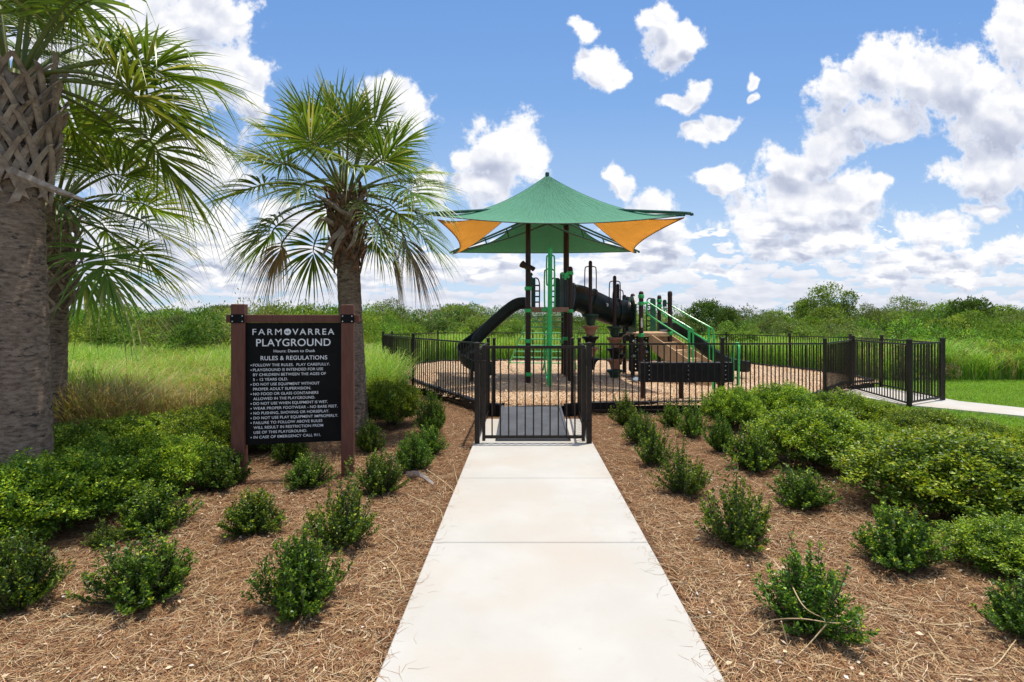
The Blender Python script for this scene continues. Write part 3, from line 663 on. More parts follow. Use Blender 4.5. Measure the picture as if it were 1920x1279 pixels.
for i in range(110):
    y = 7.6+10*rng.random()**1.2; x = rng.uniform(-1.0, -.32)*y-1.2
    if in_poly(x, y) or x > -2.4-(y-9)*.3 or y < 7.4: continue
    its.append((x, y, rng.uniform(.35, 1.0), rng.uniform(.35, .85), [SB, SY, ([(.34, .30, .12), (.26, .30, .08), (.40, .30, .16)], [1, 1, 1]), SO][rng.integers(4)]))
for i in range(90):
    y = rng.uniform(14.9, 18.5); x = rng.uniform(10.6, 20); its.append((x, y, rng.uniform(.5, 1.2), rng.uniform(.6, 1.15), [SB, SY, ([(.34, .30, .16), (.26, .25, .10), (.36, .27, .20)], [1, 1, 1]), SO][rng.integers(4)]))
thicket('meadow_shrubs', 'low leafy weeds and brown seed heads scattered through the tall meadow grass', its, .045, 260, 1.5)
its = []
for i in range(95):
    y = rng.uniform(24, 34); x = rng.uniform(-22, 34); its.append((x, y, rng.uniform(2.0, 3.4), rng.uniform(.8, 1.75)*(1.3 if x > 9 else .92), [SB, SY, SO, SB][rng.integers(4)]))
for i in range(40):
    y = rng.uniform(17.5, 23); x = rng.uniform(11.5, 26); its.append((x, y, rng.uniform(1.8, 2.8), rng.uniform(1.0, 1.7), [SB, SY, SO, SB][rng.integers(4)]))
thicket('undergrowth', 'mass of green undergrowth beyond the far fence and lawn', its, .085, 330, .4)
its = []
for i in range(150):
    y = rng.uniform(36, 60); x = rng.uniform(-1.1, 1.1)*y; its.append((x, y, rng.uniform(4, 7), rng.uniform(1.2, 2.5)*(1+.006*(y-36)), [SB, SO, (FG,), (FD,)][rng.integers(4)]))
for i in range(90):
    y = rng.uniform(80, 130); x = rng.uniform(-1.1, 1.1)*y; its.append((x, y, rng.uniform(7, 13), rng.uniform(2.2, 3.8), (FD,)))
thicket('far_woodland', 'far woodland closing the horizon all along the view', its, .20, 260, 0)

# ------------------------------------------------------------------ palms
def frond_mesh(name, start, az, el, pl, Rf, droop, seed, dead=False, pal=None, roll=0):
    r = np.random.default_rng(seed); a0 = np.array([math.cos(az), math.sin(az), 0])
    # petiole curve
    pts = []; p = np.array(start, float); e = el; st = pl/7
    for i in range(8):
        pts.append(p.copy()); p = p+(a0*math.cos(e)+np.array([0, 0, math.sin(e)]))*st; e -= droop*.065
    # costa continues
    t = a0*math.cos(e)+np.array([0, 0, math.sin(e)]); s = np.cross(t, [0, 0, 1.0]); s /= np.linalg.norm(s); n = np.cross(s, t)
    if roll: s, n = s*math.cos(roll)+n*math.sin(roll), n*math.cos(roll)-s*math.sin(roll)
    cost = []; q = p.copy(); ec = e
    for i in range(7): cost.append(q.copy()); q = q+(a0*math.cos(ec)+np.array([0, 0, math.sin(ec)]))*Rf*.055; ec -= .13
    mb = MB(); mb.tube([tuple(x) for x in pts]+[tuple(c) for c in cost[:5]], [.022-.0011*i for i in range(12 if len(pts)+5 > 12 else len(pts)+4)]+[.006]*(len(pts)+5-min(12, len(pts)+4)), 5)
    nseg = 60; A = np.linspace(-1, 1, nseg)*R(128 if not dead else 75); ST = 8; V = []; Fq = []; C = []
    base = pal if pal is not None else np.array([.105, .165, .028])
    for j, a in enumerate(A):
        a += r.normal()*.02; ca, sa = math.cos(a), math.sin(a); o = cost[int(round((len(cost)-1)*(1-abs(a)/R(128))))]
        d = ca*t+sa*s+n*(.22*abs(sa)+.10*math.sin(j*2.4)*.3); d /= np.linalg.norm(d); L = Rf*(.86+.14*ca)*(1+r.normal()*.04); L *= (.72 if abs(a) > R(105) else 1)
        lat = np.cross(d, n); lat /= np.linalg.norm(lat); nn = np.cross(lat, d); w0 = L*R(256)/nseg*.36*.70
        dr = (droop*.16+.04+.10*r.random())*(1.0 if not dead else 2.4); kink = .55+.25*r.random(); kk = r.random() < .25; tw = r.normal()*.12
        b = len(V)
        c = base*(1+r.uniform(-.22, .22)); 
        if not dead and r.random() < .10: c = np.array([.42, .42, .16])
        for i in range(ST):
            u = i/(ST-1); u2 = u; x = o+d*L*u2+lat*tw*L*u*u*.4; g = dr*L*u**2.3
            if kk and u > kink: g += (u-kink)*L*.8; x = x-d*(u-kink)*L*.30
            x = x-np.array([0, 0, g]); w = w0*(min(1, .18+u/.36) if u < .36 else max(.03, 1-((u-.36)/.64)**1.15))
            V += [x-lat*w+nn*w*.5, x, x+lat*w+nn*w*.5]; cc = c if u < .88 else c*.6+np.array([.16, .13, .05])*.5; C += [cc]*3
        for i in range(ST-1):
            k = b+i*3; Fq += [(k, k+1, k+4, k+3), (k+1, k+2, k+5, k+4)]
    V = np.array(V); C = np.array(C); Fq = np.array(Fq)
    # petiole merged as quads
    pv = np.array([tuple(v) for v in mb.v]); pf = np.array([f for f in mb.f if len(f) == 4]); pc = np.tile(np.array([.17, .20, .05]) if not dead else np.array([.2, .13, .07]), (len(pv), 1))
    return npmesh(name, np.concatenate([V, pv]), np.concatenate([Fq, pf+len(V)]), M['palm'], np.concatenate([C, pc]), smooth=False)
def palm(base, top, r0, r1, zb0, label, fr, boots, seed, bmat='boot'):
    """base, top: trunk ends; zb0: height where old leaf bases begin; fr: frond tuples"""
    root = empty('palm_tree', base, label, 'palm tree'); b = Vector(base); t = Vector(top); mb = MB(); rr = random.Random(seed)
    prof = []
    N = 60; nn = 22; vs = []; fs = []
    for i in range(N+1):
        u = i/N; c = b.lerp(t, u)-b; rad = r0*(1-u)+r1*u+(.05*r0/.2*max(0, 1-u*9)); rad *= 1+.018*math.sin(i*2.1)+.012*rr.uniform(-1, 1)
        for k in range(nn):
            a = k*2*math.pi/nn; q = rad*(1+.012*rr.uniform(-1, 1)); vs.append((c.x+math.cos(a)*q, c.y+math.sin(a)*q, c.z))
    for i in range(N):
        for k in range(nn): fs.append((i*nn+k, i*nn+(k+1) % nn, (i+1)*nn+(k+1) % nn, (i+1)*nn+k))
    fs.append(tuple(N*nn+k for k in range(nn)))
    me = bpy.data.meshes.new('trunk'); me.from_pydata(vs, [], fs); me.materials.append(M['trunk']); me.polygons.foreach_set('use_smooth', [True]*len(me.polygons)); link('trunk', me, root)
    mb = MB(); nb, blen, bw = boots; H = t.z-zb0
    for i in range(nb):
        u = (i+.5)/nb; a = i*2.39996+rr.uniform(-.1, .1); z = zb0+H*u*.95-b.z; c = b.lerp(t, (zb0+H*u-b.z)/(t.z-b.z))-b; rad = r1*1.02+.015
        for sgn in (-1, 1):     # split base: two crossing straps round the trunk, parting upward
            pts = []; L = blen*rr.uniform(.85, 1.15); st = 7
            for k in range(st):
                v = k/(st-1); aa = a+sgn*(.62*(1-v)+(.0))*min(1.4, .2/r1)*1.2; ro = rad+.012+.02*v+.16*blen*v*v*(1.0 if u < .35 else 1.5); pts.append((Vector((c.x+math.cos(aa)*ro, c.y+math.sin(aa)*ro, z+L*(v-.35))), Vector((math.cos(aa), math.sin(aa), .0)), bw*(1-.35*v)))
            V = []; 
            for (p, o, w) in pts:
                tg = Vector((-o.y, o.x, 0)).lerp(Vector((0, 0, -sgn*1.0)), .35).normalized()
                V += [p-tg*w/2, p+tg*w/2, p+tg*w/2+o*.016, p-tg*w/2+o*.016]
            Fc = [(0, 3, 2, 1)]
            for k in range(len(pts)-1):
                for q in range(4): Fc.append((k*4+q, k*4+(q+1) % 4, (k+1)*4+(q+1) % 4, (k+1)*4+q))
            k = (len(pts)-1)*4; Fc.append((k, k+1, k+2, k+3)); mb.add(V, Fc)
    me = bpy.data.meshes.new('leaf_bases'); me.from_pydata(mb.v, [], mb.f); me.materials.append(M[bmat]); link('leaf_bases', me, root)
    me = None
    ctr = t-b
    for i, f in enumerate(fr):
        az, el, pl, Rf, dr = f[:5]; dead = len(f) > 5 and f[5]; rl = f[6] if len(f) > 6 else 0
        zoff = -.12 if el < 0 else (.06 if el > .8 else 0)
        st = (ctr.x+math.cos(az)*r1*.6, ctr.y+math.sin(az)*r1*.6, ctr.z+zoff)
        pal = np.array([.30, .20, .11]) if dead else np.array([.135, .22, .035]) * (1+.25*math.sin(i*1.7)) + (np.array([.05, .04, .0]) if i % 4 == 0 else 0)
        o = link('frond', frond_mesh('frond', st, az, el, pl, Rf, dr, seed*100+i, dead, pal, rl), root)
        if dead: o['label'] = 'withered brown hanging frond'
    return root
def crown_fronds(n, pl, Rf, seed, els=(1.35, -.35), skip=None):
    rr = random.Random(seed); out = []
    for i in range(n):
        u = (i+.5)/n; az = i*2.39996+rr.uniform(-.15, .15); el = els[0]*(1-u)+els[1]*u+rr.uniform(-.1, .1)
        if skip and skip(az % (2*math.pi), el): continue
        out.append((az, el, pl*(.75+.35*u)*rr.uniform(.9, 1.1), Rf*rr.uniform(.9, 1.08), .25+1.05*u*rr.uniform(.8, 1.15), False, rr.uniform(-.5, .5)))
    return out
f1 = crown_fronds(36, .80, .78, 4, (1.54, -.20))
f1 += [(2.9, -.15, .95, .62, 1.5, True), (.25, -.45, .75, .55, 1.6, True), (-.35, -.2, .9, .7, 1.4, True)]
palm((X(667, 7.7), 7.7, -.02), (X(646, 7.7), 7.72, 3.42), .185, .15, 2.40, 'shorter palm tree with full crown standing behind the notice board', f1, (40, .40, .095), 4, 'boot_dark')
mbp = MB()
f2 = crown_fronds(38, .66, .86, 8, (1.45, -.02), lambda az, el: 3.4 < az < 6.02 and el < 1.05)
palm((X(48, 4.45), 4.45, -.02), (X(22, 4.45), 4.45, 3.62), .195, .185, 2.72, 'thick nearest palm trunk at the left border with criss-cross leaf bases', f2, (60, .46, .085), 8)
f3 = crown_fronds(28, .66, .82, 15, (1.40, -.30))
palm((X(92, 6.3), 6.3, -.02), (X(100, 6.3), 6.3, 2.95), .16, .16, 1.75, 'palm tree standing just behind the near palm trunk', f3, (44, .30, .08), 15)
# long broken leaf stalk and loose husks sticking out from the palms
def husk(name, pts, w, label, cat):
    mb = MB(); P = catmull(pts, 5); n = len(P); V = []; Fc = []
    for i, p in enumerate(P):
        t = (P[min(i+1, n-1)]-P[max(i-1, 0)]).normalized(); s = t.cross(Vector((0, 1, .25))).normalized(); u = i/(n-1); ww = w*(1-.75*u**1.5); nn = s.cross(t)
        V += [p-s*ww/2, p+nn*.008, p+s*ww/2, p-nn*.018]
    for i in range(n-1):
        for q in range(4): Fc.append((i*4+q, i*4+(q+1) % 4, (i+1)*4+(q+1) % 4, (i+1)*4+q))
    Fc += [(0, 1, 2, 3), tuple((n-1)*4+q for q in range(4))]
    mb.add(V, Fc); return mb
pl = [o for o in col.objects if o.name.startswith('palm_tree')]
husk('old_stalk', [PT(20, 322, 4.22), PT(70, 343, 4.15), PT(110, 358, 4.1), PT(160, 376, 4.05)], .085, None, None).build('old_stalk', M['boot'], pl[1])
for a in ([PT(640, 395, 7.5), PT(612, 376, 7.45), PT(585, 364, 7.4)], [PT(632, 425, 7.5), PT(604, 410, 7.4), PT(590, 430, 7.35)], [PT(645, 425, 7.5), PT(618, 455, 7.4), PT(604, 484, 7.38)],
          [PT(648, 430, 7.5), PT(632, 460, 7.4), PT(622, 488, 7.38)], [PT(655, 398, 7.5), PT(672, 380, 7.45), PT(694, 356, 7.4)], [PT(668, 425, 7.5), PT(664, 450, 7.42), PT(650, 470, 7.4)], [PT(660, 405, 7.5), PT(638, 395, 7.42), PT(620, 380, 7.4)]):
    husk('old_stalk', a, .075, None, None).build('old_stalk', M['boot'], pl[0])
solo(husk('h', [(X(765, 5.3), 5.32, .03), (X(785, 5.2), 5.22, .07), (X(815, 5.12), 5.08, .02)], .10, None, None), 'palm_husk', pm('husk_grey', (.52, .46, .42), (.3, .26, .22), 20, .8), (X(790, 5.2), 5.2, 0), 'fallen grey palm husk lying on the straw left of the walk', 'husk')

# ------------------------------------------------------------------ fence
def picket_panel(a, b, parent, name='picket_panel', z0=.06, z1=1.20, gap=.112, post=.03, rail2=True):
    a = Vector((*a, 0)); b = Vector((*b, 0)); d = (b-a); L = d.length; u = d/L; a2 = a+u*post; b2 = b-u*post; L2 = L-2*post; mb = MB()
    za = gz(a.x, a.y); zb = gz(b.x, b.y); ang = math.atan2(u.y, u.x)
    for z in ((z0, z1-.015) if not rail2 else (z0, z1-.015)):
        mb.bar((a2.x, a2.y, z+za), (b2.x, b2.y, z+zb), .028, .030)
    n = max(1, int(round(L2/gap)))
    for i in range(1, n):
        t = i/n; p = a2.lerp(b2, t); zz = za+(zb-za)*t; mb.box((p.x, p.y, zz+(z0+z1-.03)/2), (.016, .016, z1-.045-z0-.0), ang)
    return mb.build(name, M['black_metal'], parent)
def post(p, parent, w=.055, h=1.27, name='post', rz=0):
    mb = MB(); z = gz(*p); mb.box((p[0], p[1], z+h/2-.1), (w, w, h+.2), rz); mb.box((p[0], p[1], z+h+.008), (w+.012, w+.012, .016), rz)
    mb.add([(p[0]+sx*w*.5, p[1]+sy*w*.5, z+h+.016) for sx, sy in ((-1, -1), (1, -1), (1, 1), (-1, 1))]+[(p[0], p[1], z+h+.03)], [(0, 1, 4), (1, 2, 4), (2, 3, 4), (3, 0, 4), (3, 2, 1, 0)])
    return mb.build(name, M['black_metal'], parent)
fence = empty('fence', (pathx(8.9), 8.9, 0), 'black metal picket fence enclosing the playground', 'fence')
RP = RING[:]
order = RP
for i in range(len(order)):
    a = order[i]; post(a, fence)
    if i in (len(order)-1,): continue         # opening to the front vestibule
    if order[i] == (9.15, 13.1): continue     # opening to the side vestibule
    b = order[i+1]; L = math.hypot(b[0]-a[0], b[1]-a[1]); k = max(1, int(round(L/2.6)))
    prev = a
    for j in range(1, k+1):
        q = (a[0]+(b[0]-a[0])*j/k, a[1]+(b[1]-a[1])*j/k); picket_panel(prev, q, fence)
        if j < k: post(q, fence)
        prev = q
FL = (-.445, 6.76); FR = (.985, 6.76)
for p, q in ((FL, RING[0]), (FR, RING[-1])):
    m = ((p[0]+q[0])/2, (p[1]+q[1])/2); post(p, fence, .062, 1.285); picket_panel(p, q, fence, z1=1.22)
post((RING[0][0]+.10, 8.86), fence, .05, 1.27); post((RING[-1][0]-.12, 8.86), fence, .05, 1.27)
VA, VB = (7.62, 10.15), (8.83, 10.85)
picket_panel(VA, (8.05, 12.5), fence); picket_panel(VB, (9.15, 13.1), fence); post(VA, fence, .065); post(VB, fence, .065)
# front gate
gate = empty('gate', (.27, 6.76, 0), 'closed black picket gate across the concrete walk', 'gate')
mb = MB(); gl, gr, gy = FL[0]+.085, FR[0]-.075, 6.76
mb.box((gl, gy, .66), (.04, .04, 1.22)); mb.box((gr, gy, .66), (.04, .04, 1.22))
mb.box(((gl+gr)/2, gy, 1.245), (gr-gl-.042, .036, .036)); mb.box(((gl+gr)/2, gy, .10), (gr-gl-.042, .036, .036)); mb.build('gate_frame', M['black_metal'], gate)
mb = MB()
for i in range(1, 12): mb.box((gl+(gr-gl)*i/12, gy, .6725), (.017, .017, 1.105))
mb.build('pickets', M['black_metal'], gate)
for z in (.28, 1.06):
    mb = MB(); mb.box((gr+.037, gy-.034, z), (.11, .014, .06)); mb.tube([(gr+.035, gy-.045, z-.045), (gr+.035, gy-.045, z+.045)], .013, 8); mb.build('hinge', M['black_metal'], gate)
mb = MB(); mb.box((gl-.04, gy-.034, 1.07), (.12, .012, .045)); mb.box((gl-.04, gy-.05, 1.12), (.03, .03, .09)); mb.tube([(gl-.09, gy-.04, 1.075), (gl+.03, gy-.05, 1.075)], .008, 6); mb.build('latch', M['black_metal'], gate)
# side gate
g2 = empty('gate', (VA[0], VA[1], gz(*VA)), 'black side gate standing on the side path at right', 'gate')
va, vb = Vector((*VA, 0)), Vector((*VB, 0)); du = (vb-va).normalized()
mb = MB(); a = va+du*.09; b = vb-du*.09; z0 = gz(*VA); an = math.atan2(du.y, du.x)
for p in (a, b): mb.box((p.x, p.y, z0+.64), (.04, .04, 1.16), an)
a1 = a+du*.021; b1 = b-du*.021
for z in (1.2, .08): mb.bar((a1.x, a1.y, z0+z), (b1.x, b1.y, z0+z), .034, .034)
mb.build('gate_frame', M['black_metal'], g2)
mb = MB()
for i in range(1, 10): p = a.lerp(b, i/10); mb.box((p.x, p.y, z0+.64), (.017, .017, 1.08), an)
mb.build('pickets', M['black_metal'], g2)
mb = MB(); mb.box((b.x+du.x*.04, b.y+du.y*.04-.03, z0+1.02), (.10, .016, .06)); mb.build('latch', M['black_metal'], g2)

# black plastic border round the wood chips
bd = empty('playground_border', (2, 9.1, 0), 'black plastic border timbers holding the wood chips inside the fence', 'border')
cx, cy = 2.8, 14.5
def inset(p, k=.20):
    v = Vector((cx-p[0], cy-p[1])); v.normalize(); return (p[0]+v.x*k, p[1]+v.y*k)
BP = [inset(p) for p in RING]
BP[0] = (-.42, 9.02); 
def timber(a, b, h=.19, w=.10):
    L = math.hypot(b[0]-a[0], b[1]-a[1]); k = max(1, int(round(L/1.25)))
    for j in range(k):
        p = (a[0]+(b[0]-a[0])*(j+.006)/k, a[1]+(b[1]-a[1])*(j+.006)/k); q = (a[0]+(b[0]-a[0])*(j+.994)/k, a[1]+(b[1]-a[1])*(j+.994)/k)
        mb = MB(); z = gz(*p); z2 = gz(*q); mb.bar((p[0], p[1], z+h/2-.02), (q[0], q[1], z2+h/2-.02), w, h+.04)
        mb.tube([(p[0], p[1], z+h-.005), (p[0], p[1], z+h+.018)], .03, 8)
        mb.build('border_timber', M['black_plastic'], bd, bevel=.008)
BPts = [(-.14, 8.84), (-.46, 8.98)]+BP[1:-1]+[(1.22, 9.06)]
for i in range(len(BPts)-1): timber(BPts[i], BPts[i+1])
timber((1.22, 8.98), (.88, 8.84))
for x in (1.02, 1.12): pass
# rubber ramp
mb = MB(); c0, c1 = pathx(6.86), pathx(8.72); w = .49; z0, z1 = .025, .155
P = [(c0-w, 6.86, z0), (c0+w, 6.86, z0), (c1+w, 8.72, z1), (c1-w, 8.72, z1)]
mb.add([(x, y, 0.021) for x, y, z in P]+[(x, y, z+.012) for x, y, z in P], [(3, 2, 1, 0), (4, 5, 6, 7), (0, 1, 5, 4), (1, 2, 6, 5), (2, 3, 7, 6), (3, 0, 4, 7)])
ramp = solo(mb, 'ramp', M['mat_rubber'], (c0, 6.86, .02), 'dark grey rubber ramp leading over the border behind the gate', 'ramp')
mb = MB()
for sx in (-1, 1): mb.bar((c0+sx*(w-.02), 6.87, z0+.02), (c1+sx*(w-.02), 8.71, z1+.02), .035, .022)
mb.bar((c0-w+.04, 6.885, z0+.018), (c0+w-.04, 6.885, z0+.018), .03, .012)
mb.build('ramp_edge', M['mat_rubber'], ramp)

# ------------------------------------------------------------------ notice board
SLx, SLy, SRx, SRy = X(449, 5.22), 5.22, X(652.5, 5.42), 5.42
sd = Vector((SRx-SLx, SRy-SLy, 0)); SW = sd.length; sd.normalize(); sn = Vector((sd.y, -sd.x, 0))  # sn towards camera
sang = math.atan2(sd.y, sd.x)
sign = empty('notice_board', (SLx, SLy, 0), 'black rules board with white lettering on brown posts left of the walk', 'sign')
S0 = Vector((SLx, SLy, 0))
def SP(a, z, n=0): return S0+sd*a+Vector((0, 0, z))+sn*n
for a in (0, SW):
    mb = MB(); c = SP(a, .86); mb.box((c.x, c.y, .825), (.122, .122, 1.85), sang); mb.build('post', M['rust'], sign, bevel=.004)
mb = MB(); mb.bar(SP(-.115, 1.607), SP(SW+.115, 1.607), .055, .076)
mb.v = []; mb.f = []
mb.bar(SP(.063, 1.607), SP(SW-.063, 1.607), .055, .078); mb.bar(SP(-.115, 1.607), SP(-.063, 1.607), .055, .078); mb.bar(SP(SW+.063, 1.607), SP(SW+.115, 1.607), .055, .078)
mb.build('top_rail', M['rust'], sign, bevel=.003)
pz0, pz1 = .362, 1.566
mb = MB(); c = SP(SW/2, (pz0+pz1)/2); mb.box((c.x, c.y, c.z), (SW-.126, .03, pz1-pz0), sang); board = mb.build('panel', M['sign_black'], sign)
for a in (0, SW):
    mb = MB(); c = SP(a, 1.607, .064); mb.box((c.x, c.y, c.z), (.128, .006, .086), sang); br = mb.build('bracket', M['sign_black'], sign)
    mb = MB()
    for sx in (-1, 1):
        for sz in (-1, 1):
            p = SP(a+sx*.045, 1.607+sz*.027, .067); mb.tube([p, p+sn*.006], .0065, 8)
    mb.build('bolts', M['steel'], br)
pw = SW-.126
def text_mesh(body, cap_h, x0, x1, zbase, bold=.0, spacing=1.0, mat='letter', n=.0165, target_center=None):
    cu = bpy.data.curves.new('lettering', 'FONT'); cu.body = body; cu.size = 1; cu.extrude = .002; cu.offset = bold*.35; cu.space_character = spacing
    o = bpy.data.objects.new('tmp', cu); col.objects.link(o); dg = bpy.context.evaluated_depsgraph_get(); me = bpy.data.meshes.new_from_object(o.evaluated_get(dg)); bpy.data.objects.remove(o)
    v = np.empty(len(me.vertices)*3, dtype=np.float32); me.vertices.foreach_get('co', v); v = v.reshape(-1, 3)
    a, b = v[:, 0].min(), v[:, 0].max(); CAP = .70
    out = []
    for q in v:
        A = x0+(q[0]-a)/(b-a)*(x1-x0); zz = zbase+q[1]/CAP*cap_h; p = SP(.063+A, zz, n+q[2]*.4+.0008); out += [p.x-S0.x, p.y-S0.y, p.z]
    me.vertices.foreach_set('co', out); me.materials.clear(); me.materials.append(M[mat]); me.update(); return link('lettering', me, board)
def fx(x): return (x-150)/637*pw
def fz(y): return pz1-(y-195)/815*(pz1-pz0)
def line(body, x0, x1, y0, y1, bold=.012, sp=1.0): text_mesh(body, fz(y0)-fz(y1), fx(x0), fx(x1), fz(y1), bold, sp)
line('FARM', 193, 384, 235, 276, .0, 1.3); line('VARREA', 455, 738, 235, 276, .022, 1.3)
mb = MB(); c = SP(.063+fx(423), fz(256), .0155); r_ = (fz(235)-fz(276))*.54
mb.tube([c, c+sn*.002], r_, 24); mb.build('emblem_disc', M['letter'], board)
text_mesh('at', .026, fx(409), fx(437), fz(264), .02, 1, 'sign_black', .0185)
line('PLAYGROUND', 217, 713, 303, 352, .022, 1.05); line('Hours: Dawn to Dusk', 331, 608, 376, 394, .02, 1.05); line('RULES & REGULATIONS', 246, 690, 418, 446, .022, 1.05)
LN = [("FOLLOW THE RULES.  PLAY CAREFULLY.", 707, 1), ("PLAYGROUND IS INTENDED FOR USE", 662, 1), ("BY CHILDREN BETWEEN THE AGES OF", 681, 0), ("5 - 12 YEARS OLD.", 425, 0), ("DO NOT USE EQUIPMENT WITHOUT", 637, 1), ("PROPER ADULT SUPERVISION.", 580, 0),
      ("NO FOOD OR GLASS CONTAINERS", 629, 1), ("ALLOWED IN THE PLAYGROUND.", 607, 0), ("DO NOT USE WHEN EQUIPMENT IS WET.", 693, 1), ("WEAR PROPER FOOTWEAR - NO BARE FEET.", 760, 1), ("NO PUSHING, SHOVING OR HORSEPLAY.", 703, 1),
      ("DO NOT USE PLAY EQUIPMENT IMPROPERLY.", 764, 1), ("FAILURE TO FOLLOW ABOVE RULES", 656, 1), ("WILL RESULT IN RESTRICTION FROM", 662, 0), ("USE OF THIS PLAYGROUND.", 553, 0), ("IN CASE OF EMERGENCY CALL 911.", 647, 1)]
for i, (s_, x1, bl) in enumerate(LN):
    yb = 487+i*(970-487)/15
    text_mesh(s_, .0265, fx(196+i*.3), fx(x1), fz(yb), .008, 1.03)
    if bl:
        mb = MB(); c = SP(.063+fx(184), fz(yb-8), .0155); mb.tube([c, c+sn*.002], .0055, 10); mb.build('bullet', M['letter'], board)

# ------------------------------------------------------------------ play structure
MZ = .12
play = empty('play_structure', (.9, 13.0, MZ), 'dark green and brown play structure with slides under the green canopy', 'play structure')
BM, GM = M['brown_metal'], M['green_metal']
def ppost(x, y, z1, r=.063, mat=None, collars=(), z0=0.0, cap=True):
    mb = MB(); mb.tube([(x, y, z0), (x, y, z1)], r, 14)
    if cap: mb.lathe((x, y, z1), [(r*1.08, -.06), (r*1.08, .01), (r*.8, .045), (r*.3, .06)], 14)
    p = mb.build('post', mat or BM, play, True)
    for z in collars:
        m2 = MB(); m2.lathe((x, y, z), [(r*1.05, -.045), (r*1.32, -.035), (r*1.32, .035), (r*1.05, .045)], 14)
        m2.box((x, y-r*1.25, z), (.06, .05, .05)); m2.build('collar', GM, p, True)
    return p
T1 = (.37, 12.15); T2 = (1.41, 13.75); T3 = (X(1069, 12.6), 12.6); T4 = (.42, 13.6); T5 = (X(1056, 14.3), 14.3)
p1 = ppost(*T1, 4.05, .062, collars=(2.79, 2.31, 1.80, 1.10, .34), cap=False)
p2 = ppost(*T2, 4.10, .075, collars=(2.75, 1.84, 1.1), cap=False)
ppost(*T3, 2.80, .060, collars=(2.70, 1.80)); ppost(*T4, 2.5, .058, collars=(1.8,)); ppost(T5[0], T5[1], 2.6, .058, collars=(1.8, 1.0))
# decks
def deck(poly, z0, z1, mat, holes=True):
    mb = MB(); mb.prism([(x, y, z0) for x, y in poly], (0, 0, 1), z1-z0); d = mb.build('deck', mat, play, bevel=.006)
    mb = MB(); n = len(poly)
    for i in range(n):
        a = Vector((*poly[i], 0)); b = Vector((*poly[(i+1) % n], 0)); u = (b-a).normalized(); nn = Vector((u.y, -u.x, 0))*.012
        mb.bar((a.x+nn.x+u.x*.05, a.y+nn.y+u.y*.05, z0+.01), (b.x+nn.x-u.x*.05, b.y+nn.y-u.y*.05, z0+.01), .02, .035)
    mb.build('deck_edge', mat, d); return d
deck([(T1[0]+.08, 12.12), (T3[0]-.04, 12.5), (1.36, 13.7), (T4[0]+.05, 13.62), (T1[0]+.06, 13.2)], 1.79, 1.885, M['deck'])
# canopy
AC = Vector((.865, 13.0, 5.15))
tips = {'nl': Vector((-1.60, 10.8, 3.74)), 'nr': Vector((3.53, 10.8, 3.74)), 'fl': Vector((-1.64, 15.2, 3.53)), 'fr': Vector((3.52, 15.2, 3.55))}
mb = MB()
hub = Vector((AC.x, AC.y, 4.05))
for k, t in tips.items():
    end = t.lerp(hub, -.03)+Vector((0, 0, .02)); d = (t-hub); s = Vector((-d.y, d.x, 0)).normalized()
    for sg in (-.055, .055):
        o = s*sg; up_ = Vector((0, 0, .13)) if k[0] == 'n' else Vector((0, 0, 0)); pts = [hub+o*2+Vector((0, 0, .18))+up_, hub.lerp(t, .5)+o*1.5+Vector((0, 0, .09))+up_*.6, t+o+Vector((0, 0, .03)), t+o*1.2+d.normalized()*.09+Vector((0, 0, .0))]
        mb.tube(catmull(pts, 4), .026, 8)
    low = [hub+Vector((0, 0, -.10))+up_, hub.lerp(t, .35)+Vector((0, 0, -.13))+up_, hub.lerp(t, .8)+Vector((0, 0, -.04))+up_*.35, t+Vector((0, 0, -.01))]; mb.tube(catmull(low, 4), .026, 8)
    for f in (.38, .62): q = hub.lerp(t, f); mb.tube([q+Vector((0, 0, -.12+.06*f)), q+s*.08+Vector((0, 0, .10))], .018, 6)
mb.tube([(T1[0], T1[1], 4.02), hub, (T2[0], T2[1], 4.07)], .05, 10); mb.tube([hub+Vector((0, 0, -.1)), AC+Vector((0, 0, .0))], .045, 10); mb.lathe(AC, [(.035, -.05), (.05, -.02), (.05, .05), (.02, .07)], 12)
cf = mb.build('canopy_frame', M['canopy_frame'], play, True)
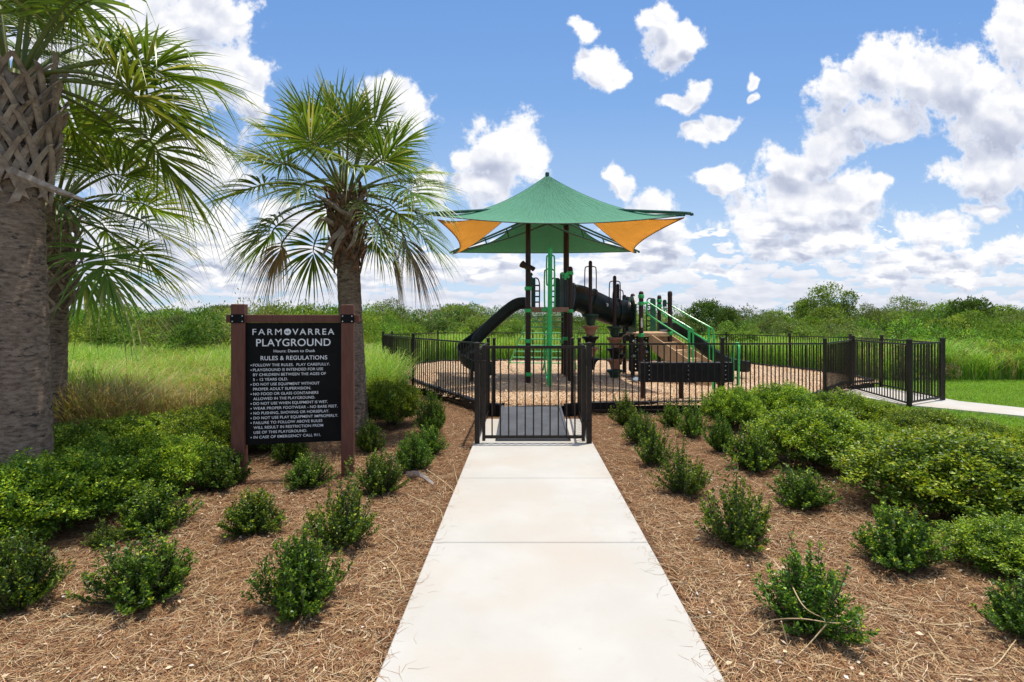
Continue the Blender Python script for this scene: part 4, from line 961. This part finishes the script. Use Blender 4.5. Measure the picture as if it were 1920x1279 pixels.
def sheet_panel(A, B, mat, bow, gap, zoff=0, dip=.07):
    nu, nv = 26, 26; V = []; Fc = []; mid = (A+B)/2; inward = Vector((AC.x-mid.x, AC.y-mid.y, 0)).normalized(); Wd = (B-A).length
    org = AC
    for j in range(nv+1):
        v = j/nv; v = .012+.988*v
        L_, R_ = [Vector((AC.x+(t.x-AC.x)*v, AC.y+(t.y-AC.y)*v, t.z+(AC.z-t.z)*(1-v)**1.62)) for t in (A, B)]
        s = min(.30, gap*math.sin(math.pi*min(1, v**1.3))/max(.05, v*Wd))
        for i in range(nu+1):
            u = s+(1-2*s)*i/nu; c = 4*(i/nu)*(1-i/nu)
            p = L_.lerp(R_, u)+inward*bow*c*v*v+Vector((0, 0, -dip*c*v+zoff+.035*math.sin(math.pi*v)*c)); V.append(p-org)
    for j in range(nv):
        for i in range(nu): k = j*(nu+1)+i; Fc.append((k, k+1, k+nu+2, k+nu+1))
    me = bpy.data.meshes.new('canopy_sheet'); me.from_pydata([tuple(v) for v in V], [], Fc); me.materials.append(mat); me.polygons.foreach_set('use_smooth', [True]*len(Fc))
    o = link('canopy_sheet', me, cf); o.location = org-parent_world(cf)
    sm = o.modifiers.new('thick', 'SOLIDIFY'); sm.thickness = .006
    # hem cable
    hm = MB(); row = [Vector(V[nv*(nu+1)+i])+org for i in range(nu+1)]; hm.tube(row, .013, 6)
    hm.tube([Vector(V[j*(nu+1)])+org for j in range(nv+1)], .010, 6); hm.tube([Vector(V[j*(nu+1)+nu])+org for j in range(nv+1)], .010, 6)
    hm.build('hem', M['canopy_frame'] if mat == M['cloth_green'] else pm('hem_orange', (.42, .17, .03)), cf, True); return o
o = sheet_panel(tips['nl'], tips['nr'], M['cloth_green'], .26, .03, -.01, .125); o['label'] = 'green front shade sheet'
o = sheet_panel(tips['fr'], tips['fl'], M['cloth_green'], .30, .42, 0); o['label'] = 'green rear shade sheet'
sh = Vector((0, 0, -.07))
o = sheet_panel(tips['fl']+sh*.3, tips['nl']+Vector((.09, -.03, -.09)), M['cloth_orange'], .28, .34, -.02); o['label'] = 'orange left shade sheet'
o = sheet_panel(tips['nr']+Vector((-.03, -.03, -.05)), tips['fr']+sh*.3, M['cloth_orange'], .34, .34, -.02); o['label'] = 'orange right shade sheet'
# curved slide on the left
U = [(-.31, .34), (-.34, .36), (-.37, .34), (-.37, .10), (-.30, -.02), (-.18, -.07), (.18, -.07), (.30, -.02), (.37, .10), (.37, .34), (.34, .36), (.31, .34), (.29, .08), (.17, -.02), (-.17, -.02), (-.29, .08)]
sl = catmull([(.36, 13.15, 1.87), (.14, 13.15, 1.84), (-.22, 13.15, 1.56), (-.62, 13.13, 1.20), (-.93, 13.05, .90), (-1.06, 12.86, .70), (-1.0, 12.55, .53), (-.80, 12.34, .40), (-.60, 12.28, .34), (-.45, 12.27, .33)], 7)
mb = MB(); mb.sweep(sl, [(a*.68, b*.68+.03) for a, b in U]); mb.build('slide', M['slide'], play, True)
mb = MB(); mb.tube([(-.95, 12.5, MZ), (-.95, 12.5, .8)], .045, 10); mb.build('slide_support', BM, play, True)
# sloping crawl tube
ct = catmull([(1.52, 13.6, 2.16), (1.75, 13.65, 2.14), (2.15, 13.75, 1.98), (2.6, 13.9, 1.80), (3.0, 14.0, 1.76), (3.20, 14.0, 1.76)], 6)
mb = MB(); mb.tube(ct, [.345]*len(ct), 24)
tube = mb.build('crawl_tube', M['slide'], play, True)
mb = MB()
for i in (1, 10, 20, len(ct)-2):
    a, b = ct[i], ct[min(i+1, len(ct)-1)]; d = (b-a).normalized(); mb.tube([a-d*.025, a+d*.025], .385, 24)
mb.build('tube_flange', M['slide'], tube, True)
mb = MB()
for (x, y, z) in ((1.98, 13.35, 2.16), (2.42, 13.50, 1.97)): mb.tube([(x, y, z), (x, y-.02, z)], .045, 12)
mb.build('tube_window', M['letter'], tube)
# panels on the main tower
def panel(px0, px1, py0, py1, Y, mat=M['dark_green'], rail=0, name='barrier_panel', t=.035):
    a, b = X(px0, Y), X(px1, Y); z1, z0 = Z(py0, Y), Z(py1, Y); w = b-a; mb = MB(); r = min(w*.45, .12); P = [(a, Y, z0), (b, Y, z0), (b, Y, z1-r)]
    for k in range(1, 6): an = k/6*math.pi/2; P.append((b-r+r*math.cos(an), Y, z1-r+r*math.sin(an)))
    P.append((b-r, Y, z1)); P.append((a+r, Y, z1))
    for k in range(1, 6): an = math.pi/2+k/6*math.pi/2; P.append((a+r+r*math.cos(an), Y, z1-r+r*math.sin(an)))
    P.append((a, Y, z1-r)); mb.prism(P, (0, 1, 0), t); o = mb.build(name, mat, play)
    if rail:
        m = MB(); xr = b+.10 if rail > 0 else a-.10; xe = b if rail > 0 else a; zt = z1-.03
        m.tube(catmull([(xe-.06*rail, Y+t/2, z1-.02), (xe+.04*rail, Y+t/2, zt+.02), (xr, Y+t/2, zt-.12), (xr, Y+t/2, z0+.1), (xr, Y+t/2, z0)], 4), .016, 8)
        k = int((z1-z0)/.14)
        for i in range(1, k): m.bar((xe, Y+t/2, z0+i*.14), (xr, Y+t/2, z0+i*.14), .03, .035)
        m.build('side_rail', M['slide'], o, True)
    return o
panel(996, 1004, 521, 577, 13.3, rail=1); panel(1040, 1050, 521, 577, 13.45, rail=-1)
panel(1050, 1057, 511, 577, 13.0, M['panel_grey'] if 'panel_grey' in M else pm('panel_grey', (.05, .075, .07), (.065, .09, .085), 6, .5)); panel(1059.5, 1065, 515, 577, 12.75, pm('panel_teal', (.03, .06, .055), (.04, .075, .07), 6, .5))
# telescope
mb = MB(); c = PT(990, 499, 12.0); mb.tube([c+Vector((-.14, .08, .06)), c+Vector((-.10, .06, .03)), c+Vector((.09, -.05, -.05)), c+Vector((.13, -.07, -.08))], [.085, .075, .05, .055], 14)
mb.box(c+Vector((0, .05, -.05)), (.05, .1, .05)); mb.build('telescope', BM, play, True)
# chain of green steering leaves beside the post
mb = MB()
for k, py in enumerate((515, 522, 529, 536)): c = PT(996, py, 12.2); mb.lathe(c, [(.01, -.05), (.045, 0), (.01, .05)], 6)
mb.build('play_ornament', M['panel_green'], play, True)
mb = MB(); c = PT(1060, 516, 12.3); mb.box(c, (.22, .03, .06), M=Matrix.Rotation(.5, 3, 'Y')); mb.box(c+Vector((0, .031, 0)), (.18, .03, .06), M=Matrix.Rotation(-.7, 3, 'Y')); mb.box(c+Vector((0, -.031, -.04)), (.05, .03, .14)); mb.build('play_ornament', GM, play)
# front climbing pole with loops
Yp = 11.62
mb = MB(); mb.tube([PT(1030, 727, Yp), PT(1031, 600, Yp+.02), PT(1031.6, 468, Yp+.02)], [.050, .052, .048], 12); mb.lathe(PT(1031.6, 467, Yp+.02), [(.05, -.02), (.05, .01), (.02, .05)], 12); pole = mb.build('climbing_pole', GM, play, True)
def loop(x0, x1, y0, y1, Y, parent, mat, r=.017):
    mb = MB(); w = (x1-x0); k = w*.35
    P = [PT(x0+w/2, y1, Y), PT(x0+k*.3, y1-k*.5, Y), PT(x0, y1-k*1.6, Y), PT(x0, y0+k*1.5, Y), PT(x0+k*.4, y0+k*.35, Y), PT(x0+w/2, y0, Y), PT(x1-k*.4, y0+k*.35, Y), PT(x1, y0+k*1.5, Y), PT(x1, y1-k*1.6, Y), PT(x1-k*.3, y1-k*.5, Y), PT(x0+w/2, y1, Y)]
    mb.tube(catmull(P, 4), r, 8); mb.build('loop_handle', mat, parent, True)
loop(1025, 1039.5, 478, 537, Yp+.04, pole, GM); loop(1021, 1040, 504, 580, Yp+.3, pole, GM)
mb = MB()
mb.tube(catmull([PT(1021, 590, 12.1), PT(1020.5, 640, 12.3), PT(1022, 690, 12.5), PT(1029, 722, 11.8)], 5), .02, 8)
mb.tube(catmull([PT(1027, 590, 12.1), PT(1026, 640, 12.2), PT(1023, 668, 12.4), PT(1018, 694, 12.8)], 5), .016, 8)
for py in (592, 604, 628, 652): mb.tube([PT(1020, py, 12.2), PT(1031, py-1, 11.7)], .016, 6)
mb.box(PT(1025, 581, 12.05), (.24, .10, .07)); mb.build('pole_bracket', GM, pole, True)
# green ladder behind the deck
mb = MB(); L0, L1 = Vector((.52, 13.9, 1.74)), Vector((-.12, 16.3, .16)); R0, R1 = Vector((1.42, 13.9, 1.74)), Vector((1.94, 16.0, .16))
def lc(a, b, t): p = a.lerp(b, t); p.z += .25*math.sin(t*math.pi)*(1-t)*.6; return p
mb.tube([lc(L0, L1, k/10) for k in range(11)], .022, 8); mb.tube([lc(R0, R1, k/10) for k in range(11)], .022, 8)
mb.tube([L1, L1+Vector((0, 0, -.15))], .022, 8); mb.tube([R1, R1+Vector((0, 0, -.15))], .022, 8)
lad = mb.build('ladder', GM, play, True); mb = MB()
for k in range(9): t = .06+k*.108; mb.tube([lc(L0, L1, t), lc(R0, R1, t)], .018, 8)
mb.build('rungs', pm('pale_green_metal', (.12, .50, .20), (.16, .56, .25), 12, .4), lad, True)
# stepping pod stems
def pods(px, Y, ztop, loopz, stack, r=.045, wtop=.205, loops=True):
    x = X(px, Y); mb = MB(); mb.tube([(x, Y, MZ-.05), (x, Y, ztop-.03)], r, 12); mb.lathe((x, Y, ztop-.03), [(r, -.02), (r, .02), (r*.5, .05)], 12); st = mb.build('pod_stem', BM, play, True)
    if loops:
        k = .135
        m = MB(); z0, z1 = loopz
        P = [Vector((x-r*.5, Y-.02, z1)), Vector((x-k*.7, Y-.02, z1-.01)), Vector((x-k, Y-.02, z1-.09)), Vector((x-k, Y-.02, z0+.09)), Vector((x-k*.7, Y-.02, z0+.01)), Vector((x-r*.4, Y-.02, z0))]
        m.tube(catmull(P, 4), .013, 8); m.tube(catmull([Vector((2*x-p.x, p.y, p.z)) for p in P], 4), .013, 8); m.build('loop_handle', BM, st, True)
    for i, (z1, z0, mt) in enumerate(stack):
        m = MB(); h = z1-z0; m.lathe((x, Y, z0), [(wtop*.36, 0), (wtop*.5, h*.04), (wtop*.56, h*.35), (wtop*.72, h*.66), (wtop*1.0, h*.84), (wtop*1.02, h*.97), (wtop*.9, h)], 16); m.build('stepping_pod', M[mt], st, True)
pods(1107, 12.8, 3.0, (2.18, 2.88), [(1.73, 1.46, 'dark_green'), (1.45, 1.20, 'redtan'), (1.19, .94, 'black_plastic'), (.93, .68, 'redtan'), (.67, .38, 'black_plastic')])
pods(1152.5, 13.3, 2.68, (1.90, 2.56), [(1.43, 1.16, 'dark_green'), (1.15, .88, 'redtan'), (.87, .62, 'black_plastic'), (.61, .35, 'redtan'), (.34, .06, 'dark_green')])
pods(1158.5, 14.0, 2.52, (1.80, 2.38), [(1.25, .98, 'dark_green'), (.97, .70, 'redtan'), (.69, .40, 'black_plastic')])
# low tower
Q1, Q2, Q3, Q4, Q5 = (3.10, 12.7), (3.17, 13.9), (4.12, 14.8), (3.94, 13.2), (3.10, 14.6)
for q, cl in ((Q1, (2.15, 1.98, 1.22)), (Q2, (2.12, 1.22)), (Q3, (2.12, 1.98)), (Q4, (1.25,)), (Q5, (2.1,))): ppost(q[0], q[1], 2.22 if q != Q4 else 2.25, .055, collars=cl, z0=.05)
mb = MB(); mb.box((Q1[0], Q1[1]-.066, 1.52), (.045, .006, .24)); mb.build('warning_sticker', M['sticker'], play)
deck([(3.0, 12.78), (3.34, 12.78), (3.98, 13.22), (4.05, 14.7), (3.1, 14.5)], 1.19, 1.27, M['tan'])
panel(1219.5, 1229.5, 559, 621, 14.4, M['panel_green'], rail=-1); panel(1243, 1250, 562, 575, 13.6, M['dark_green'])
panel(1172, 1180, 556, 640, 14.3, pm('panel_slate', (.045, .07, .07), (.06, .085, .085), 6, .5))
mb = MB()   # tall curved entry hood next to the crawl tube
mb.prism([(3.12, 13.45, 1.2), (3.12, 14.3, 1.2), (3.12, 14.38, 2.0), (3.12, 14.2, 2.2), (3.12, 13.6, 2.2), (3.12, 13.4, 2.0)], (1, 0, 0), .04); mb.build('tube_end_panel', M['dark_green'], play)
# steps with tan stringers, turned 40 degrees towards the walk
sdir = Vector((.75, -.66, 0)).normalized(); swid = Vector((.66, .75, 0)).normalized(); A0 = Vector((3.33, 12.82, 1.24)); WS = .98; run = 1.50
def stp(a, b, z): p = A0+sdir*a+swid*b; return (p.x, p.y, z)
mb = MB()
for b in (0, WS):
    mb.prism([stp(-.02, b, 1.27), stp(run, b, .36), stp(run, b, .08), stp(run-.25, b, .08), stp(.12, b, .80), stp(-.02, b, 1.0)], swid, .05)
n = 5
st_ = mb.build('stair_side', M['tan'], play)
mb = MB()
for k in range(n):
    a0 = run*k/n; z = 1.19-(k+1)*.19; z = max(z, .2)
    mb.prism([stp(a0, .052, z), stp(a0+run/n-.004, .052, z), stp(a0+run/n-.004, WS-.002, z), stp(a0, WS-.002, z)], (0, 0, 1), .04)
    mb.prism([stp(a0, .052, z+.041), stp(a0+.03, .052, z+.041), stp(a0+.03, WS-.002, z+.041), stp(a0, WS-.002, z+.041)], (0, 0, 1), .149)
mb.build('stair_step', M['tan'], play)
def rail(pts, parent, r=.021, n=5): m = MB(); m.tube(catmull(pts, n), r, 8); return m.build('handrail', GM, parent, True)
mb = MB(); Yn, Yf = 12.85, 13.65
mb.tube([PT(1204, 569, 12.75), PT(1213, 568, 12.85)], .03, 8)
mb.tube(catmull([PT(1213, 566, Yn), PT(1217, 568, Yn), PT(1255, 592, 12.5), PT(1292, 614, 12.12), PT(1298, 619, 12.08), PT(1299.5, 628, 12.08), PT(1299.5, 700, 12.08)], 5), .020, 8)
mb.tube(catmull([PT(1213, 568, Yn), PT(1213, 586, Yn), PT(1217, 591, Yn-.02), PT(1255, 616, 12.5), PT(1293, 640, 12.15)], 5), .020, 8)
mb.tube([PT(1292, 615, 12.15), PT(1292, 712, 12.15)], .030, 8); mb.build('handrail', GM, play, True)
mb = MB()
mb.tube(catmull([PT(1246, 586, Yf), PT(1245, 575, Yf), PT(1249, 568.5, Yf), PT(1255, 571, Yf), PT(1295, 594, 13.2), PT(1330, 613, 12.85), PT(1336, 618, 12.82), PT(1338, 628, 12.82), PT(1338, 640, 12.82)], 5), .020, 8)
mb.tube(catmull([PT(1240, 586, Yf), PT(1250, 594, Yf-.05), PT(1290, 618, 13.2), PT(1327, 640, 12.88)], 5), .020, 8)
mb.tube([PT(1329, 613, 12.88), PT(1329, 708, 12.88)], .030, 8); mb.tube([PT(1338.5, 630, 12.82), PT(1338.5, 712, 12.82)], .032, 8); mb.build('handrail', GM, play, True)
# second slide, at the back right
U2 = [(a*.85, b*.72) for a, b in U]
s2 = catmull([(4.1, 14.35, 1.26), (4.45, 14.4, 1.24), (4.85, 14.3, .98), (5.25, 14.15, .62), (5.65, 14.0, .36), (6.0, 13.95, .28), (6.15, 13.95, .27)], 7)
mb = MB(); mb.sweep(s2, U2); mb.build('slide', M['slide'], play, True)
# climbing wall below the low deck, with holes
mb = MB(); Yw = 12.95; x0, x1, z0, z1 = X(1181, Yw), X(1216, Yw), .35, 1.19; nx, nz = 5, 8; hw = .30
for i in range(nx+1): xx = x0+(x1-x0)*i/nx; mb.box((xx, Yw, (z0+z1)/2), (.055+.015*(i % 2), .04, z1-z0))
for j in range(nz+1): zz = z0+(z1-z0)*j/nz; mb.box((x0/2+x1/2, Yw+.002, zz), (x1-x0, .046, .055+.02*((j*7) % 3)))
mb.build('climbing_wall', M['black_plastic'], play)
mb = MB()
for (px, py) in ((1190, 640), (1207, 642), (1198, 656), (1212, 660), (1188, 668), (1204, 676), (1210, 646)): c = PT(px, py, Yw-.04); mb.lathe(c, [(.03, -.03), (.06, 0), (.02, .04)], 8)
mb.build('climbing_holds', M['steel'] if False else pm('hold_grey', (.42, .42, .4)), play, True)
# transfer plate
mb = MB(); mb.prism([PT(1181, 712, 12.5), PT(1193, 716, 12.1), PT(1203, 712, 12.2), PT(1190, 708, 12.6)], (0, 0, 1), .03); mb.build('foot_plate', pm('foot_plate', (.25, .30, .36)), play)
# black barrier panel near the fence
bar = empty('barrier_wall', (3.1, 9.75, MZ), 'long black plastic barrier panel on short posts just inside the fence', 'barrier'); Yb = 9.75
mb = MB(); xs_ = [X(1199, Yb), X(1215, Yb), X(1288, Yb), X(1357, Yb), X(1373, Yb)]; zt, zb = Z(679, Yb), Z(716, Yb)
for a, b in zip(xs_[:-1], xs_[1:]):
    m = MB(); m.box(((a+b)/2, Yb, (zt+zb)/2), (b-a-.006, .16, zt-zb)); m.build('wall_panel', M['black_plastic'], bar, bevel=.008)
for px in (1215, 1288, 1357):
    m = MB()
    for k in range(4): m.tube([(X(px, Yb), Yb-.081, zb+.06+k*.08), (X(px, Yb), Yb-.09, zb+.06+k*.08)], .012, 8)
    m.build('bolts', M['steel'], bar)
for px in (1205, 1277, 1350):
    m = MB(); m.tube([(X(px, Yb), Yb, 0), (X(px, Yb), Yb, zb-.002)], .045, 12); m.build('leg', BM, bar, True)
# green U bar right of it
mb = MB(); mb.tube(catmull([PT(1375, 714, 12.6), PT(1374, 680, 12.6), PT(1375, 652, 12.6), PT(1379, 645, 12.4), PT(1384, 645, 12.15), PT(1385, 655, 12.0), PT(1384.5, 690, 12.0), PT(1384, 724, 12.0)], 5), .032, 8)
solo(mb, 'grab_bar', GM, (X(1380, 12.3), 12.3, MZ), 'bright green upright loop bar right of the black barrier panel', 'grab bar', smooth=True)
mb = MB(); mb.tube([PT(1338.5, 732, 11.1), PT(1338.5, 700, 11.1)], .04, 8); mb.lathe(PT(1338.5, 700, 11.1), [(.04, 0), (.04, .02), (.02, .04)], 8)
solo(mb, 'bollard', GM, (X(1338.5, 11.1), 11.1, MZ), 'short green post stub under the black barrier panel', 'post', smooth=True)

# ------------------------------------------------------------------ dry stems on the straw
def stem(pts, label, r=.0035, name='dry_stem', sub=6):
    mb = MB(); P = catmull(pts, sub); mb.tube(P, [r*(1-.5*i/len(P)) for i in range(len(P))], 5); solo(mb, name, DRY, P[0], label, 'dry stem', 'dry straw-coloured stems lying on the mulch', True)
DRY = pm('dry_stem', (.62, .48, .28), (.48, .34, .18), 20, .8)
def G(px, py, z=.02):
    Y = (1.6-z)*F/(py-599); return Vector((X(px, Y), Y, z))
for pts, lb in (([G(1340, 1130), G(1400, 1190), G(1440, 1165, .06), G(1500, 1160, .16), G(1580, 1168, .12), G(1635, 1145, .03)], 'pale dry stem across the foot of the straw-tangled shrub'),
    ([G(1600, 1180), G(1680, 1235), G(1760, 1262), G(1900, 1268)], 'long pale dry stem running to the lower right corner'),
    ([G(1465, 1165, .2), G(1480, 1215, .05), G(1500, 1232)], 'short bent dry stem hanging before the straw-tangled shrub'),
    ([G(1550, 1170, .14), G(1510, 1215, .03), G(1480, 1240)], 'dry stem crossing the front of the straw-tangled shrub'),
    ([G(1640, 1145), G(1740, 1170), G(1830, 1165, .04), G(1918, 1142, .12)], 'long curved pale stem at the right border'),
    ([G(1740, 1185), G(1780, 1240), G(1840, 1262), G(1918, 1270)], 'branching dry stem near the lower right corner'),
    ([G(1690, 1270), G(1700, 1240), G(1760, 1225), G(1850, 1255), G(1905, 1200, .04)], 'looped dry stem in the lower right corner'),
    ([G(1450, 1050, .12), G(1480, 1090, .22), G(1510, 1140, .22), G(1560, 1165, .10)], 'dry stem lying over the top of the straw-tangled shrub'),
    ([G(712, 1000), G(745, 1025), G(728, 1045), G(690, 1065)], 'curved dry stem left of the walk'), ([G(728, 1045), G(748, 1075), G(752, 1105)], 'short dry stem below the curved one left of the walk'),
    ([G(760, 925), G(800, 945), G(825, 955), G(832, 990)], 'thin dry stem beside the fallen palm husk'), ([G(800, 880, .04), G(835, 905), G(860, 925), G(850, 870)], 'thin dry loop between husk and walk'),
    ([G(1215, 985), G(1240, 992), G(1290, 985)], 'pale dry stem close to the right edge of the walk')):
    stem(pts, lb)
# small light litter: bark flakes and shells in the beds
rng = np.random.default_rng(5); n = 1400; y = 2.2+6*rng.random(n)**1.5; x = rng.uniform(-1, 1, n)*y*.98; ok = np.array([in_bed(a, b) for a, b in zip(x, y)]); x, y = x[ok], y[ok]; n = len(x)
D = rand_dir(n); D[:, 2] *= .2; V, Fq, C = leaf_arrays(np.stack([x, y, gzn(x, y)+.02+.01*rng.random(n)], 1), norm(D), rand_dir(n, 2), rng.uniform(.012, .045, n), rng.uniform(.008, .022, n), palette(n, [(.6, .47, .34), (.5, .36, .24), (.62, .57, .52), (.2, .11, .07)], [3, 3, 1, 3]), .1)
tag(link('bark_litter', npmesh('bark_litter', V, Fq, M['straw'], C)), 'pale bark flakes and dry leaf bits scattered on the straw', 'litter', kind='stuff')
